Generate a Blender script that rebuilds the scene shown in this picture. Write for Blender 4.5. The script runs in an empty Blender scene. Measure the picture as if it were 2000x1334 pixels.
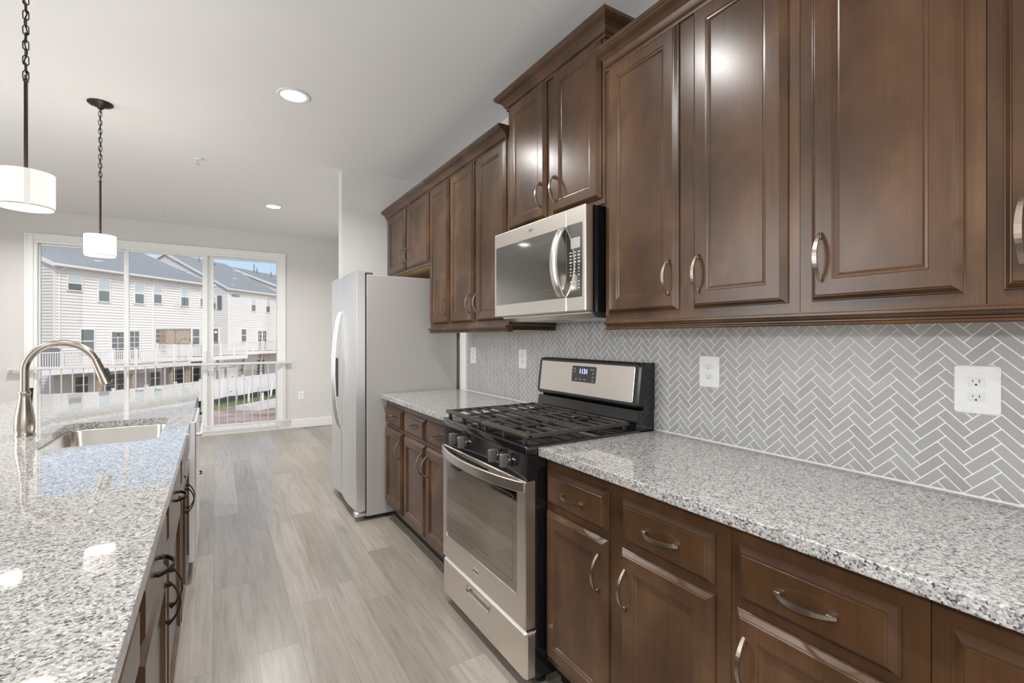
import bpy, bmesh, math, random
from mathutils import Vector, Matrix
R = math.radians
PI = math.pi
rnd = random.Random(7)
S = bpy.context.scene
COL = S.collection

# ------------------------------------------------------------------ camera
cam_d = bpy.data.cameras.new('camera')
cam = bpy.data.objects.new('camera', cam_d)
COL.objects.link(cam)
cam.location = (-1.6746, 0.0, 1.3261)
cam.rotation_euler = (R(90), 0, -R(31.72))
cam_d.sensor_width = 36
cam_d.lens = 36 * 935.67 / 2000
cam_d.shift_y = -0.0039
cam_d.clip_start = 0.02
cam_d.clip_end = 500
S.camera = cam

# ------------------------------------------------------------------ colour management, world, sun
S.view_settings.view_transform = 'Standard'
S.view_settings.look = 'None'
S.view_settings.gamma = 1
S.view_settings.exposure = 0.30
S.view_settings.use_curve_mapping = False
wd = bpy.data.worlds.new('world')
S.world = wd
wd.use_nodes = True
nt = wd.node_tree
sky = nt.nodes.new('ShaderNodeTexSky')
sky.sky_type = 'NISHITA'
sky.sun_disc = False
sky.sun_elevation = R(48)
sky.sun_rotation = R(150)
sky.air_density = 1.0
sky.dust_density = 1.8
sky.ozone_density = 1.4
bg = nt.nodes['Background']
bg.inputs['Strength'].default_value = 0.145
nt.links.new(sky.outputs[0], bg.inputs[0])
sun_d = bpy.data.lights.new('sun', 'SUN')
sun_d.energy = 1.65
sun_d.angle = R(12)
sun_d.color = (1, .94, .85)
sun = bpy.data.objects.new('sun', sun_d)
COL.objects.link(sun)
sun.rotation_euler = Vector((.05, .9, -.85)).to_track_quat('-Z', 'Y').to_euler()
sun.location = (0, -5, 12)


def area_light(name, loc, direction, sx, sy, energy, col=(1, 1, 1)):
    d = bpy.data.lights.new(name, 'AREA')
    d.shape = 'RECTANGLE'
    d.size = sx
    d.size_y = sy
    d.energy = energy
    d.color = col
    o = bpy.data.objects.new(name, d)
    COL.objects.link(o)
    o.location = loc
    o.rotation_euler = Vector(direction).to_track_quat('-Z', 'Z').to_euler()
    return o


# added soft fill lights before the windowless left and back walls
LEFT_X, BACK_Y, FAR_Y, CEIL = -5.2, -3.8, 7.65, 2.81
area_light('added_fill', (LEFT_X + .06, 3.2, 1.72), (1, 0, .02), 6.6, 2.0, 165, (.955, .98, 1))
area_light('added_fill', (-2.6, BACK_Y + .06, 1.5), (0, 1, -.02), 5.0, 2.6, 60, (.955, .98, 1))
# the photographer's own flash, held just above the camera (it throws the hard shadow under the light rails)
fl_d = bpy.data.lights.new('camera_flash', 'SPOT')
fl_d.energy = 26
fl_d.spot_size = R(150)
fl_d.spot_blend = .6
fl_d.shadow_soft_size = .02
fl_d.color = (.98, .985, 1)
fl = bpy.data.objects.new('camera_flash', fl_d)
COL.objects.link(fl)
fl.location = (-1.675, -.02, 1.475)
fl.rotation_euler = Vector((.72, .69, .05)).to_track_quat('-Z', 'Y').to_euler()


# ------------------------------------------------------------------ materials
def newmat(name):
    m = bpy.data.materials.new(name)
    m.use_nodes = True
    n = m.node_tree.nodes
    return m, n, m.node_tree.links, n['Principled BSDF']


def simple(name, col, rough=.5, metal=0., coat=0., bump=None, spec=None, emit=None):
    m, n, l, p = newmat(name)
    p.inputs['Base Color'].default_value = (*col, 1)
    p.inputs['Roughness'].default_value = rough
    p.inputs['Metallic'].default_value = metal
    p.inputs['Coat Weight'].default_value = coat
    if spec is not None:
        p.inputs['Specular IOR Level'].default_value = spec
    if emit:
        p.inputs['Emission Color'].default_value = (*emit[0], 1)
        p.inputs['Emission Strength'].default_value = emit[1]
    tc = n.new('ShaderNodeTexCoord')
    no = n.new('ShaderNodeTexNoise')
    no.inputs['Scale'].default_value = bump[0] if bump else 60
    no.inputs['Detail'].default_value = 3
    l.new(tc.outputs['Object'], no.inputs['Vector'])
    if bump:
        b = n.new('ShaderNodeBump')
        b.inputs['Strength'].default_value = bump[1]
        b.inputs['Distance'].default_value = .002
        l.new(no.outputs['Fac'], b.inputs['Height'])
        l.new(b.outputs[0], p.inputs['Normal'])
    # slight roughness variation keeps surfaces from looking computed
    mr = n.new('ShaderNodeMapRange')
    mr.inputs['To Min'].default_value = max(0, rough * .88)
    mr.inputs['To Max'].default_value = min(1, rough * 1.12)
    l.new(no.outputs['Fac'], mr.inputs['Value'])
    l.new(mr.outputs[0], p.inputs['Roughness'])
    return m


def ramp(n, stops, interp='LINEAR'):
    r = n.new('ShaderNodeValToRGB')
    r.color_ramp.interpolation = interp
    el = r.color_ramp.elements
    while len(el) < len(stops):
        el.new(.5)
    for e, (pos, c) in zip(el, stops):
        e.position = pos
        e.color = (*c, 1)
    return r


def mapping(n, l, scale, src='Object'):
    tc = n.new('ShaderNodeTexCoord')
    mp = n.new('ShaderNodeMapping')
    mp.inputs['Scale'].default_value = scale
    l.new(tc.outputs[src], mp.inputs['Vector'])
    return mp


def wood_cabinet():
    m, n, l, p = newmat('espresso_stained_maple')
    mp = mapping(n, l, (3.2, 3.2, 2.2))
    a = n.new('ShaderNodeTexNoise')
    a.inputs['Scale'].default_value = 1.6
    a.inputs['Detail'].default_value = 3
    a.inputs['Roughness'].default_value = .5
    a.inputs['Distortion'].default_value = .25
    l.new(mp.outputs[0], a.inputs['Vector'])
    mp2 = mapping(n, l, (140, 140, 5))
    g = n.new('ShaderNodeTexNoise')
    g.inputs['Scale'].default_value = 1
    g.inputs['Detail'].default_value = 2
    l.new(mp2.outputs[0], g.inputs['Vector'])
    r1 = ramp(n, [(.3, (.046, .0215, .0096)), (.52, (.076, .037, .0170)), (.72, (.118, .061, .0295))])
    l.new(a.outputs['Fac'], r1.inputs[0])
    r2 = ramp(n, [(.25, (.8, .8, .8)), (.75, (1.12, 1.1, 1.08))])
    l.new(g.outputs['Fac'], r2.inputs[0])
    mx = n.new('ShaderNodeMix')
    mx.data_type = 'RGBA'
    mx.blend_type = 'MULTIPLY'
    mx.inputs['Factor'].default_value = .6
    l.new(r1.outputs[0], mx.inputs[6])
    l.new(r2.outputs[0], mx.inputs[7])
    l.new(mx.outputs[2], p.inputs['Base Color'])
    p.inputs['Roughness'].default_value = .25
    p.inputs['Specular IOR Level'].default_value = .5
    p.inputs['Coat Weight'].default_value = .0
    p.inputs['Coat Roughness'].default_value = .3
    return m


def granite():
    m, n, l, p = newmat('speckled_granite')
    tc = n.new('ShaderNodeTexCoord')
    nz = n.new('ShaderNodeTexNoise')
    nz.inputs['Scale'].default_value = 160
    nz.inputs['Detail'].default_value = 2
    l.new(tc.outputs['Object'], nz.inputs['Vector'])
    add = n.new('ShaderNodeVectorMath')
    add.operation = 'MULTIPLY_ADD'
    add.inputs[1].default_value = (.006, .006, .006)
    l.new(nz.outputs['Color'], add.inputs[0])
    l.new(tc.outputs['Object'], add.inputs[2])
    v = n.new('ShaderNodeTexVoronoi')
    v.inputs['Scale'].default_value = 260
    l.new(add.outputs[0], v.inputs['Vector'])
    sp = n.new('ShaderNodeSeparateColor')
    l.new(v.outputs['Color'], sp.inputs[0])
    big = n.new('ShaderNodeTexNoise')
    big.inputs['Scale'].default_value = 55
    big.inputs['Detail'].default_value = 3
    l.new(tc.outputs['Object'], big.inputs['Vector'])
    ad = n.new('ShaderNodeMath')
    ad.operation = 'MULTIPLY_ADD'
    ad.inputs[1].default_value = .55
    l.new(big.outputs['Fac'], ad.inputs[0])
    l.new(sp.outputs[0], ad.inputs[2])
    sb = n.new('ShaderNodeMath')
    sb.operation = 'SUBTRACT'
    sb.inputs[1].default_value = .27
    l.new(ad.outputs[0], sb.inputs[0])
    r = ramp(n, [(0, (.06, .058, .06)), (.07, (.15, .145, .143)), (.18, (.25, .243, .237)),
                 (.34, (.335, .323, .311)), (.58, (.40, .389, .376)), (.82, (.51, .50, .487))], 'CONSTANT')
    l.new(sb.outputs[0], r.inputs[0])
    l.new(r.outputs[0], p.inputs['Base Color'])
    p.inputs['Roughness'].default_value = .03
    p.inputs['Specular IOR Level'].default_value = .55
    return m


def planks():
    m, n, l, p = newmat('greige_vinyl_planks')
    W, LEN = .162, 1.22
    tc = n.new('ShaderNodeTexCoord')
    sx = n.new('ShaderNodeSeparateXYZ')
    l.new(tc.outputs['Object'], sx.inputs[0])

    def mth(op, a, b=None, c=None):
        k = n.new('ShaderNodeMath')
        k.operation = op
        for i, v in enumerate((a, b, c)):
            if v is None:
                continue
            if isinstance(v, (int, float)):
                k.inputs[i].default_value = v
            else:
                l.new(v, k.inputs[i])
        return k.outputs[0]
    u = mth('DIVIDE', mth('ADD', sx.outputs['X'], 1.686), W)
    col = mth('FLOOR', u)
    fu = mth('FRACT', u)
    wn = n.new('ShaderNodeTexWhiteNoise')
    wn.noise_dimensions = '1D'
    l.new(col, wn.inputs['W'])
    vv = mth('ADD', mth('DIVIDE', sx.outputs['Y'], LEN), wn.outputs['Value'])
    row = mth('FLOOR', vv)
    fv = mth('FRACT', vv)
    cb = n.new('ShaderNodeCombineXYZ')
    l.new(col, cb.inputs[0])
    l.new(row, cb.inputs[1])
    wn2 = n.new('ShaderNodeTexWhiteNoise')
    wn2.noise_dimensions = '3D'
    l.new(cb.outputs[0], wn2.inputs['Vector'])
    # grain, shifted per plank
    off = n.new('ShaderNodeVectorMath')
    off.operation = 'MULTIPLY_ADD'
    off.inputs[1].default_value = (7, 13, 3)
    l.new(wn2.outputs['Color'], off.inputs[0])
    l.new(tc.outputs['Object'], off.inputs[2])
    mp = n.new('ShaderNodeMapping')
    mp.inputs['Scale'].default_value = (16, 1.1, 1)
    l.new(off.outputs[0], mp.inputs['Vector'])
    g = n.new('ShaderNodeTexNoise')
    g.inputs['Scale'].default_value = 1.6
    g.inputs['Detail'].default_value = 6
    g.inputs['Roughness'].default_value = .62
    g.inputs['Distortion'].default_value = 1.2
    l.new(mp.outputs[0], g.inputs['Vector'])
    mp2 = n.new('ShaderNodeMapping')
    mp2.inputs['Scale'].default_value = (110, 3, 1)
    l.new(off.outputs[0], mp2.inputs['Vector'])
    f = n.new('ShaderNodeTexNoise')
    f.inputs['Scale'].default_value = 1
    f.inputs['Detail'].default_value = 2
    l.new(mp2.outputs[0], f.inputs['Vector'])
    base = ramp(n, [(0, (.255, .225, .192)), (.35, (.298, .265, .228)), (.7, (.326, .292, .254)), (1, (.36, .325, .287))])
    l.new(wn2.outputs['Value'], base.inputs[0])
    gr = ramp(n, [(.28, (.74, .72, .70)), (.5, (.97, .965, .96)), (.75, (1.1, 1.1, 1.1))])
    l.new(g.outputs['Fac'], gr.inputs[0])
    fr = ramp(n, [(.3, (.9, .9, .9)), (.7, (1.05, 1.05, 1.05))])
    l.new(f.outputs['Fac'], fr.inputs[0])
    m1 = n.new('ShaderNodeMix')
    m1.data_type = 'RGBA'
    m1.blend_type = 'MULTIPLY'
    m1.inputs['Factor'].default_value = 1
    l.new(base.outputs[0], m1.inputs[6])
    l.new(gr.outputs[0], m1.inputs[7])
    m2 = n.new('ShaderNodeMix')
    m2.data_type = 'RGBA'
    m2.blend_type = 'MULTIPLY'
    m2.inputs['Factor'].default_value = 1
    l.new(m1.outputs[2], m2.inputs[6])
    l.new(fr.outputs[0], m2.inputs[7])
    # seams
    ex = mth('MULTIPLY', mth('MINIMUM', fu, mth('SUBTRACT', 1, fu)), W)
    ey = mth('MULTIPLY', mth('MINIMUM', fv, mth('SUBTRACT', 1, fv)), LEN)
    seam = mth('LESS_THAN', mth('MINIMUM', ex, ey), .0011)
    m3 = n.new('ShaderNodeMix')
    m3.data_type = 'RGBA'
    l.new(seam, m3.inputs['Factor'])
    l.new(m2.outputs[2], m3.inputs[6])
    m3.inputs[7].default_value = (.20, .175, .15, 1)
    l.new(m3.outputs[2], p.inputs['Base Color'])
    p.inputs['Roughness'].default_value = .29
    b = n.new('ShaderNodeBump')
    b.inputs['Strength'].default_value = .12
    b.inputs['Distance'].default_value = .002
    l.new(f.outputs['Fac'], b.inputs['Height'])
    l.new(b.outputs[0], p.inputs['Normal'])
    return m


def tile_mat():
    m, n, l, p = newmat('grey_glazed_tile')
    ge = n.new('ShaderNodeNewGeometry')
    r = ramp(n, [(0, (.40, .394, .384)), (.5, (.43, .426, .418)), (1, (.46, .457, .452))])
    l.new(ge.outputs['Random Per Island'], r.inputs[0])
    l.new(r.outputs[0], p.inputs['Base Color'])
    p.inputs['Roughness'].default_value = .24
    p.inputs['Specular IOR Level'].default_value = .3
    return m


def brushed(name, col, rough, axis='y'):
    m, n, l, p = newmat(name)
    p.inputs['Metallic'].default_value = 1
    sc = {'y': (3, 3, 160), 'z': (160, 160, 3)}[axis]
    mp = mapping(n, l, sc)
    no = n.new('ShaderNodeTexNoise')
    no.inputs['Scale'].default_value = 1
    no.inputs['Detail'].default_value = 2
    l.new(mp.outputs[0], no.inputs['Vector'])
    r = ramp(n, [(.3, tuple(c * .985 for c in col)), (.7, tuple(min(1, c * 1.015) for c in col))])
    l.new(no.outputs['Fac'], r.inputs[0])
    l.new(r.outputs[0], p.inputs['Base Color'])
    p.inputs['Roughness'].default_value = rough
    return m


def thin_glass(name, tint=(1, 1, 1), refl=1.0):
    m = bpy.data.materials.new(name)
    m.use_nodes = True
    n, l = m.node_tree.nodes, m.node_tree.links
    n.remove(n['Principled BSDF'])
    out = n['Material Output']
    fr = n.new('ShaderNodeFresnel')
    fr.inputs['IOR'].default_value = 1.5
    mu = n.new('ShaderNodeMath')
    mu.operation = 'MULTIPLY'
    mu.inputs[1].default_value = refl
    l.new(fr.outputs[0], mu.inputs[0])
    tr = n.new('ShaderNodeBsdfTransparent')
    tr.inputs[0].default_value = (*tint, 1)
    gl = n.new('ShaderNodeBsdfGlossy')
    gl.inputs['Roughness'].default_value = .005
    mx = n.new('ShaderNodeMixShader')
    l.new(mu.outputs[0], mx.inputs[0])
    l.new(tr.outputs[0], mx.inputs[1])
    l.new(gl.outputs[0], mx.inputs[2])
    l.new(mx.outputs[0], out.inputs[0])
    return m


def ground_mat():
    m, n, l, p = newmat('yard_soil')
    tc = n.new('ShaderNodeTexCoord')
    a = n.new('ShaderNodeTexNoise')
    a.inputs['Scale'].default_value = .7
    a.inputs['Detail'].default_value = 6
    l.new(tc.outputs['Object'], a.inputs['Vector'])
    r = ramp(n, [(.3, (.27, .18, .14)), (.5, (.42, .32, .27)), (.7, (.55, .47, .42))])
    l.new(a.outputs['Fac'], r.inputs[0])
    l.new(r.outputs[0], p.inputs['Base Color'])
    p.inputs['Roughness'].default_value = .95
    return m


def noisy(name, stops, scale, rough=.8, vscale=(1, 1, 1)):
    m, n, l, p = newmat(name)
    mp = mapping(n, l, vscale)
    a = n.new('ShaderNodeTexNoise')
    a.inputs['Scale'].default_value = scale
    a.inputs['Detail'].default_value = 5
    l.new(mp.outputs[0], a.inputs['Vector'])
    r = ramp(n, stops)
    l.new(a.outputs['Fac'], r.inputs[0])
    l.new(r.outputs[0], p.inputs['Base Color'])
    p.inputs['Roughness'].default_value = rough
    return m


M = {
    'wall': simple('greige_wall_paint', (.675, .66, .64), .85, bump=(180, .08)),
    'ceiling': simple('flat_white_ceiling_paint', (.80, .80, .79), .9, bump=(150, .08)),
    'trim': simple('white_trim_paint', (.83, .83, .815), .38),
    'vinyl': simple('white_vinyl', (.84, .84, .83), .35),
    'cab': wood_cabinet(),
    'cabdark': simple('dark_cabinet_edge', (.018, .009, .006), .5),
    'tan': noisy('raw_particleboard', [(.3, (.42, .29, .13)), (.7, (.55, .40, .20))], 60, .8),
    'granite': granite(),
    'floor': planks(),
    'tile': tile_mat(),
    'grout': simple('white_grout', (.92, .92, .915), .9),
    'steel': brushed('brushed_stainless_steel', (.76, .715, .66), .30, 'y'),
    'steelv': brushed('brushed_stainless_door', (.88, .88, .875), .33, 'y'),
    'sinksteel': brushed('satin_sink_steel', (.80, .775, .74), .22, 'z'),
    'nickel': brushed('spot_free_nickel', (.40, .355, .31), .24, 'z'),
    'pull': simple('aged_nickel', (.40, .335, .28), .33, 1.0),
    'bronze': simple('dark_bronze', (.045, .032, .026), .38, .8),
    'chrome': simple('chrome', (.8, .8, .8), .1, 1.0),
    'black': simple('black_enamel', (.007, .007, .008), .10, spec=.85),
    'blackm': simple('black_plastic', (.012, .012, .012), .4),
    'blackglass': simple('black_oven_glass', (.40, .375, .34), .02, 1.0),
    'mwglass': simple('dark_mirror_glass', (.34, .335, .325), .06, 1.0),
    'panelglass': simple('control_glass', (.05, .05, .052), .12, 0, spec=.9),
    'iron': simple('cast_iron_enamel', (.040, .034, .029), .34),
    'grip': simple('grey_brown_knob', (.10, .09, .08), .35),
    'fridgeside': simple('grey_textured_paint', (.43, .413, .39), .33, bump=(500, .25)),
    'fridgegap': simple('dark_gasket', (.10, .10, .10), .6),
    'plate': simple('white_plastic', (.86, .86, .87), .28),
    'recep': simple('white_receptacle', (.78, .79, .80), .3),
    'slot': simple('slot_shadow_black', (.02, .02, .02), .6),
    'fabric': simple('lit_linen_shade', (.86, .83, .78), .9, emit=((1, .92, .80), .26)),
    'rim': simple('linen_edge_tape', (.58, .50, .42), .9),
    'seam': simple('linen_seam_tape', (.75, .73, .70), .9, emit=((1, .96, .92), .12)),
    'diffuser': simple('lit_diffuser', (.9, .9, .88), .8, emit=((1, .95, .87), 2.6)),
    'led': simple('lit_recessed_lens', (.9, .9, .9), .8, emit=((1, .96, .88), 7)),
    'clock': simple('blue_clock_digits', (.1, .1, .3), .5, emit=((.30, .38, 1), 4)),
    'mark': simple('pale_print', (.42, .42, .42), .5),
    'logo': simple('embossed_logo', (.80, .79, .77), .2, 1.0),
    'lcd': simple('unlit_display', (.36, .38, .33), .4),
    'rail': simple('grey_white_metal', (.66, .66, .65), .35),
    'glass': thin_glass('window_glass'),
    'siding': simple('cream_vinyl_siding', (.83, .81, .765), .6),
    'shingle': noisy('grey_shingles', [(.3, (.245, .265, .27)), (.7, (.365, .385, .39))], 9, .9, (1, 1, 1)),
    'extrim': simple('white_exterior_trim', (.84, .83, .80), .5),
    'expane': simple('exterior_window_glass', (.10, .125, .13), .08, 0, spec=.8),
    'blind': simple('pale_blinds', (.58, .68, .70), .6),
    'deckvinyl': simple('white_deck_vinyl', (.86, .85, .83), .45),
    'deckwood': noisy('weathered_pine', [(.3, (.40, .30, .20)), (.7, (.55, .44, .32))], 4, .8),
    'lattice': noisy('cedar_lattice', [(.3, (.27, .165, .085)), (.7, (.42, .28, .16))], 5, .8),
    'ivy': simple('green_garland', (.12, .2, .05), .8),
    'grillcover': simple('grey_grill_cover', (.20, .20, .22), .7),
    'shutter': simple('navy_shutter', (.04, .055, .09), .6),
    'ground': ground_mat(),
    'grass': simple('yard_grass', (.20, .27, .09), .9),
    'silt': simple('black_silt_fabric', (.035, .04, .045), .7),
    'concrete': noisy('pale_concrete', [(.3, (.62, .60, .58)), (.7, (.76, .74, .72))], 3, .9),
    'pvc': simple('white_pvc', (.82, .82, .80), .4),
    'wood_stake': simple('pale_stake', (.6, .5, .38), .8),
}


# ------------------------------------------------------------------ geometry helpers
def box(bm, x0, x1, y0, y1, z0, z1, bev=0, seg=2):
    vs = [bm.verts.new((x, y, z)) for x in (x0, x1) for y in (y0, y1) for z in (z0, z1)]
    fs = [bm.faces.new([vs[i] for i in f]) for f in
          ((0, 1, 3, 2), (4, 6, 7, 5), (0, 4, 5, 1), (2, 3, 7, 6), (0, 2, 6, 4), (1, 5, 7, 3))]
    if bev:
        es = list({e for f in fs for e in f.edges})
        bmesh.ops.bevel(bm, geom=es, offset=bev, segments=seg, affect='EDGES', profile=.5)


def cyl(bm, p0, p1, r0, r1=None, n=16, caps=True):
    r1 = r0 if r1 is None else r1
    p0, p1 = Vector(p0), Vector(p1)
    d = (p1 - p0).normalized()
    a = d.orthogonal().normalized()
    b = d.cross(a)
    rings = []
    for p, r in ((p0, r0), (p1, r1)):
        rings.append([bm.verts.new(p + a * (r * math.cos(2 * PI * i / n)) + b * (r * math.sin(2 * PI * i / n))) for i in range(n)])
    for i in range(n):
        j = (i + 1) % n
        bm.faces.new((rings[0][i], rings[0][j], rings[1][j], rings[1][i]))
    if caps:
        bm.faces.new(rings[0][::-1])
        bm.faces.new(rings[1])


def tube(bm, pts, r, n=12, closed=False, caps=True):
    pts = [Vector(p) for p in pts]
    N = len(pts)
    rs = r if isinstance(r, (list, tuple)) else [r] * N
    rings = []
    up = None
    for i, p in enumerate(pts):
        if closed:
            t = (pts[(i + 1) % N] - pts[i - 1]).normalized()
        else:
            t = (pts[min(i + 1, N - 1)] - pts[max(i - 1, 0)]).normalized()
        if up is None:
            up = t.orthogonal().normalized()
        a = (up - t * up.dot(t)).normalized()
        up = a
        b = t.cross(a)
        rings.append([bm.verts.new(p + a * (rs[i] * math.cos(2 * PI * k / n)) + b * (rs[i] * math.sin(2 * PI * k / n))) for k in range(n)])
    for i in range(N if closed else N - 1):
        A, B = rings[i], rings[(i + 1) % N]
        for k in range(n):
            j = (k + 1) % n
            bm.faces.new((A[k], A[j], B[j], B[k]))
    if caps and not closed:
        bm.faces.new(rings[0][::-1])
        bm.faces.new(rings[-1])


def lathe(bm, prof, n=32, c=(0, 0, 0), mat=None):
    rings = []
    for r, z in prof:
        ring = []
        for i in range(n):
            v = Vector((r * math.cos(2 * PI * i / n), r * math.sin(2 * PI * i / n), z))
            if mat:
                v = mat @ v
            ring.append(bm.verts.new(v + Vector(c)))
        rings.append(ring)
    for A, B in zip(rings, rings[1:]):
        for i in range(n):
            j = (i + 1) % n
            bm.faces.new((A[i], A[j], B[j], B[i]))
    if prof[0][0] > 1e-5:
        bm.faces.new(rings[0][::-1])
    if prof[-1][0] > 1e-5:
        bm.faces.new(rings[-1])


def prism(bm, poly, x0, x1, axis='x'):
    """extrude a polygon of (a, b) along an axis: axis x -> (y, z); axis y -> (x, z); axis z -> (x, y)"""
    def P(a, b, t):
        return {'x': (t, a, b), 'y': (a, t, b), 'z': (a, b, t)}[axis]
    A = [bm.verts.new(P(a, b, x0)) for a, b in poly]
    B = [bm.verts.new(P(a, b, x1)) for a, b in poly]
    n = len(poly)
    for i in range(n):
        j = (i + 1) % n
        bm.faces.new((A[i], A[j], B[j], B[i]))
    bm.faces.new(A[::-1])
    bm.faces.new(B)


def rings_rect(bm, x0, x1, z0, z1, prof, back):
    """panel facing +y: prof = list of (inset, y) from the outer edge to the middle"""
    rs = []
    for ins, y in [(0, back)] + prof:
        rs.append([bm.verts.new(p) for p in ((x0 + ins, y, z0 + ins), (x1 - ins, y, z0 + ins), (x1 - ins, y, z1 - ins), (x0 + ins, y, z1 - ins))])
    for A, B in zip(rs, rs[1:]):
        for i in range(4):
            j = (i + 1) % 4
            bm.faces.new((A[i], A[j], B[j], B[i]))
    bm.faces.new(rs[-1])
    bm.faces.new(rs[0][::-1])


def rrect(x0, x1, z0, z1, r, n=6):
    pts = []
    for cx, cz, a0 in ((x1 - r, z1 - r, 0), (x0 + r, z1 - r, 90), (x0 + r, z0 + r, 180), (x1 - r, z0 + r, 270)):
        for i in range(n + 1):
            a = R(a0 + 90 * i / n)
            pts.append((cx + r * math.cos(a), cz + r * math.sin(a)))
    return pts


def rplate(bm, x0, x1, z0, z1, r, y0, y1, bev=.0, n=6):
    """rounded rectangle plate between y0 and y1 (front = y1)"""
    layers = [(0, y0), (0, y1 - bev if y1 > y0 else y1 + bev)]
    if bev:
        layers.append((bev, y1))
    rs = []
    for ins, y in layers:
        rs.append([bm.verts.new((a, y, b)) for a, b in rrect(x0 + ins, x1 - ins, z0 + ins, z1 - ins, max(r - ins, .0005), n)])
    for A, B in zip(rs, rs[1:]):
        for i in range(len(A)):
            j = (i + 1) % len(A)
            bm.faces.new((A[i], A[j], B[j], B[i]))
    bm.faces.new(rs[-1])
    bm.faces.new(rs[0][::-1])


def obj(name, bm, mat, parent=None, smooth=False, loc=None, rotz=None):
    bmesh.ops.recalc_face_normals(bm, faces=bm.faces)
    me = bpy.data.meshes.new(name)
    bm.to_mesh(me)
    bm.free()
    me.materials.append(M[mat] if isinstance(mat, str) else mat)
    if smooth:
        for p in me.polygons:
            p.use_smooth = True
        me.set_sharp_from_angle(angle=R(38))
    o = bpy.data.objects.new(name, me)
    COL.objects.link(o)
    if parent:
        o.parent = parent
    if loc is not None:
        o.location = loc
    if rotz is not None:
        o.rotation_euler = (0, 0, rotz)
    return o


def thing(name, label, cat, loc=(0, 0, 0), rotz=0., group=None):
    o = bpy.data.objects.new(name, None)
    o.empty_display_size = .1
    COL.objects.link(o)
    o.location = loc
    o.rotation_euler = (0, 0, rotz)
    o['label'] = label
    o['category'] = cat
    if group:
        o['group'] = group
    return o


def tag(o, label, cat, group=None, kind=None):
    o['label'] = label
    o['category'] = cat
    if group:
        o['group'] = group
    if kind:
        o['kind'] = kind
    return o


def struct(name, bm, mat, parent=None, smooth=False):
    o = obj(name, bm, mat, parent, smooth)
    if parent is None:
        o['kind'] = 'structure'
    return o


def new():
    return bmesh.new()


def text_mesh(name, s, size, mat, parent, matrix):
    cu = bpy.data.curves.new(name, 'FONT')
    cu.body = s
    cu.size = size
    cu.align_x = 'CENTER'
    cu.align_y = 'CENTER'
    cu.extrude = .0003
    t = bpy.data.objects.new(name + '_curve', cu)
    COL.objects.link(t)
    me = bpy.data.meshes.new_from_object(t)
    bpy.data.objects.remove(t)
    me.transform(matrix)
    me.materials.append(M[mat])
    o = bpy.data.objects.new(name, me)
    COL.objects.link(o)
    o.parent = parent
    return o


# text standing on a face that looks along +y in local space (reader sees -x to the right)
FACE = Matrix(((-1, 0, 0, 0), (0, 0, 1, 0), (0, 1, 0, 0), (0, 0, 0, 1)))

# ------------------------------------------------------------------ room shell
WT = .12
bm = new(); box(bm, LEFT_X - WT, WT, BACK_Y - WT, FAR_Y + WT, -.12, 0)
struct('floor', bm, 'floor')
bm = new(); box(bm, LEFT_X - WT, WT, BACK_Y - WT, FAR_Y + WT, CEIL, CEIL + .12)
struct('ceiling', bm, 'ceiling')
bm = new(); box(bm, 0, WT, BACK_Y - WT, FAR_Y + WT, 0, CEIL)
struct('wall_right', bm, 'wall')
# far wall with the sliding-door opening
DX0, DX1, DZ1 = -3.475, -.892, 2.462
bm = new()
box(bm, LEFT_X, DX0, FAR_Y, FAR_Y + WT, 0, CEIL)
box(bm, DX1, 0, FAR_Y, FAR_Y + WT, 0, CEIL)
box(bm, DX0, DX1, FAR_Y, FAR_Y + WT, DZ1, CEIL)
struct('wall_far', bm, 'wall')
bm = new()
box(bm, LEFT_X - WT, LEFT_X, BACK_Y, FAR_Y, 0, CEIL)
struct('wall_left', bm, 'wall')
bm = new()
box(bm, LEFT_X, 0, BACK_Y - WT, BACK_Y, 0, CEIL)
struct('wall_back', bm, 'wall')
# short wall beyond the refrigerator
STX, STY = -.732, 4.375
bm = new(); box(bm, STX, 0, STY, STY + .13, 0, CEIL)
struct('wall_stub', bm, 'wall')


def baseboard(name, pts):
    """pts: list of (x0,x1,y0,y1)"""
    bm = new()
    for x0, x1, y0, y1 in pts:
        box(bm, x0, x1, y0, y1, 0, .125, .004)
    struct(name, bm, 'trim')


baseboard('baseboard_far', [(LEFT_X, DX0 - .075, FAR_Y - .016, FAR_Y), (DX1 + .075, 0, FAR_Y - .016, FAR_Y)])
baseboard('baseboard_right', [(-.016, 0, STY + .146, FAR_Y - .017)])
baseboard('baseboard_stub', [(STX, -.017, STY + .13, STY + .146), (STX - .016, STX, STY, STY + .146)])

# casing round the door
bm = new()
cp = [(0, 0), (.072, 0), (.072, -.014), (.058, -.020), (.045, -.016), (.012, -.012), (0, -.010)]
CW = .072
for x0, x1, z0, z1 in ((DX0 - CW, DX0, 0, DZ1 + CW), (DX1, DX1 + CW, 0, DZ1 + CW)):
    box(bm, x0, x1, FAR_Y - .016, FAR_Y + .001, z0, z1, .004)
    inner = x1 if x0 < -2 else x0
box(bm, DX0, DX1, FAR_Y - .016, FAR_Y + .001, DZ1, DZ1 + CW, .004)
# outer back-band
box(bm, DX0 - CW - .004, DX0 - CW + .016, FAR_Y - .024, FAR_Y + .001, 0, DZ1 + CW + .004, .004)
box(bm, DX1 + CW - .016, DX1 + CW + .004, FAR_Y - .024, FAR_Y + .001, 0, DZ1 + CW + .004, .004)
box(bm, DX0 - CW + .016, DX1 + CW - .016, FAR_Y - .024, FAR_Y + .001, DZ1 + CW - .016, DZ1 + CW + .004, .004)
struct('trim_1', bm, 'trim')

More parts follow.
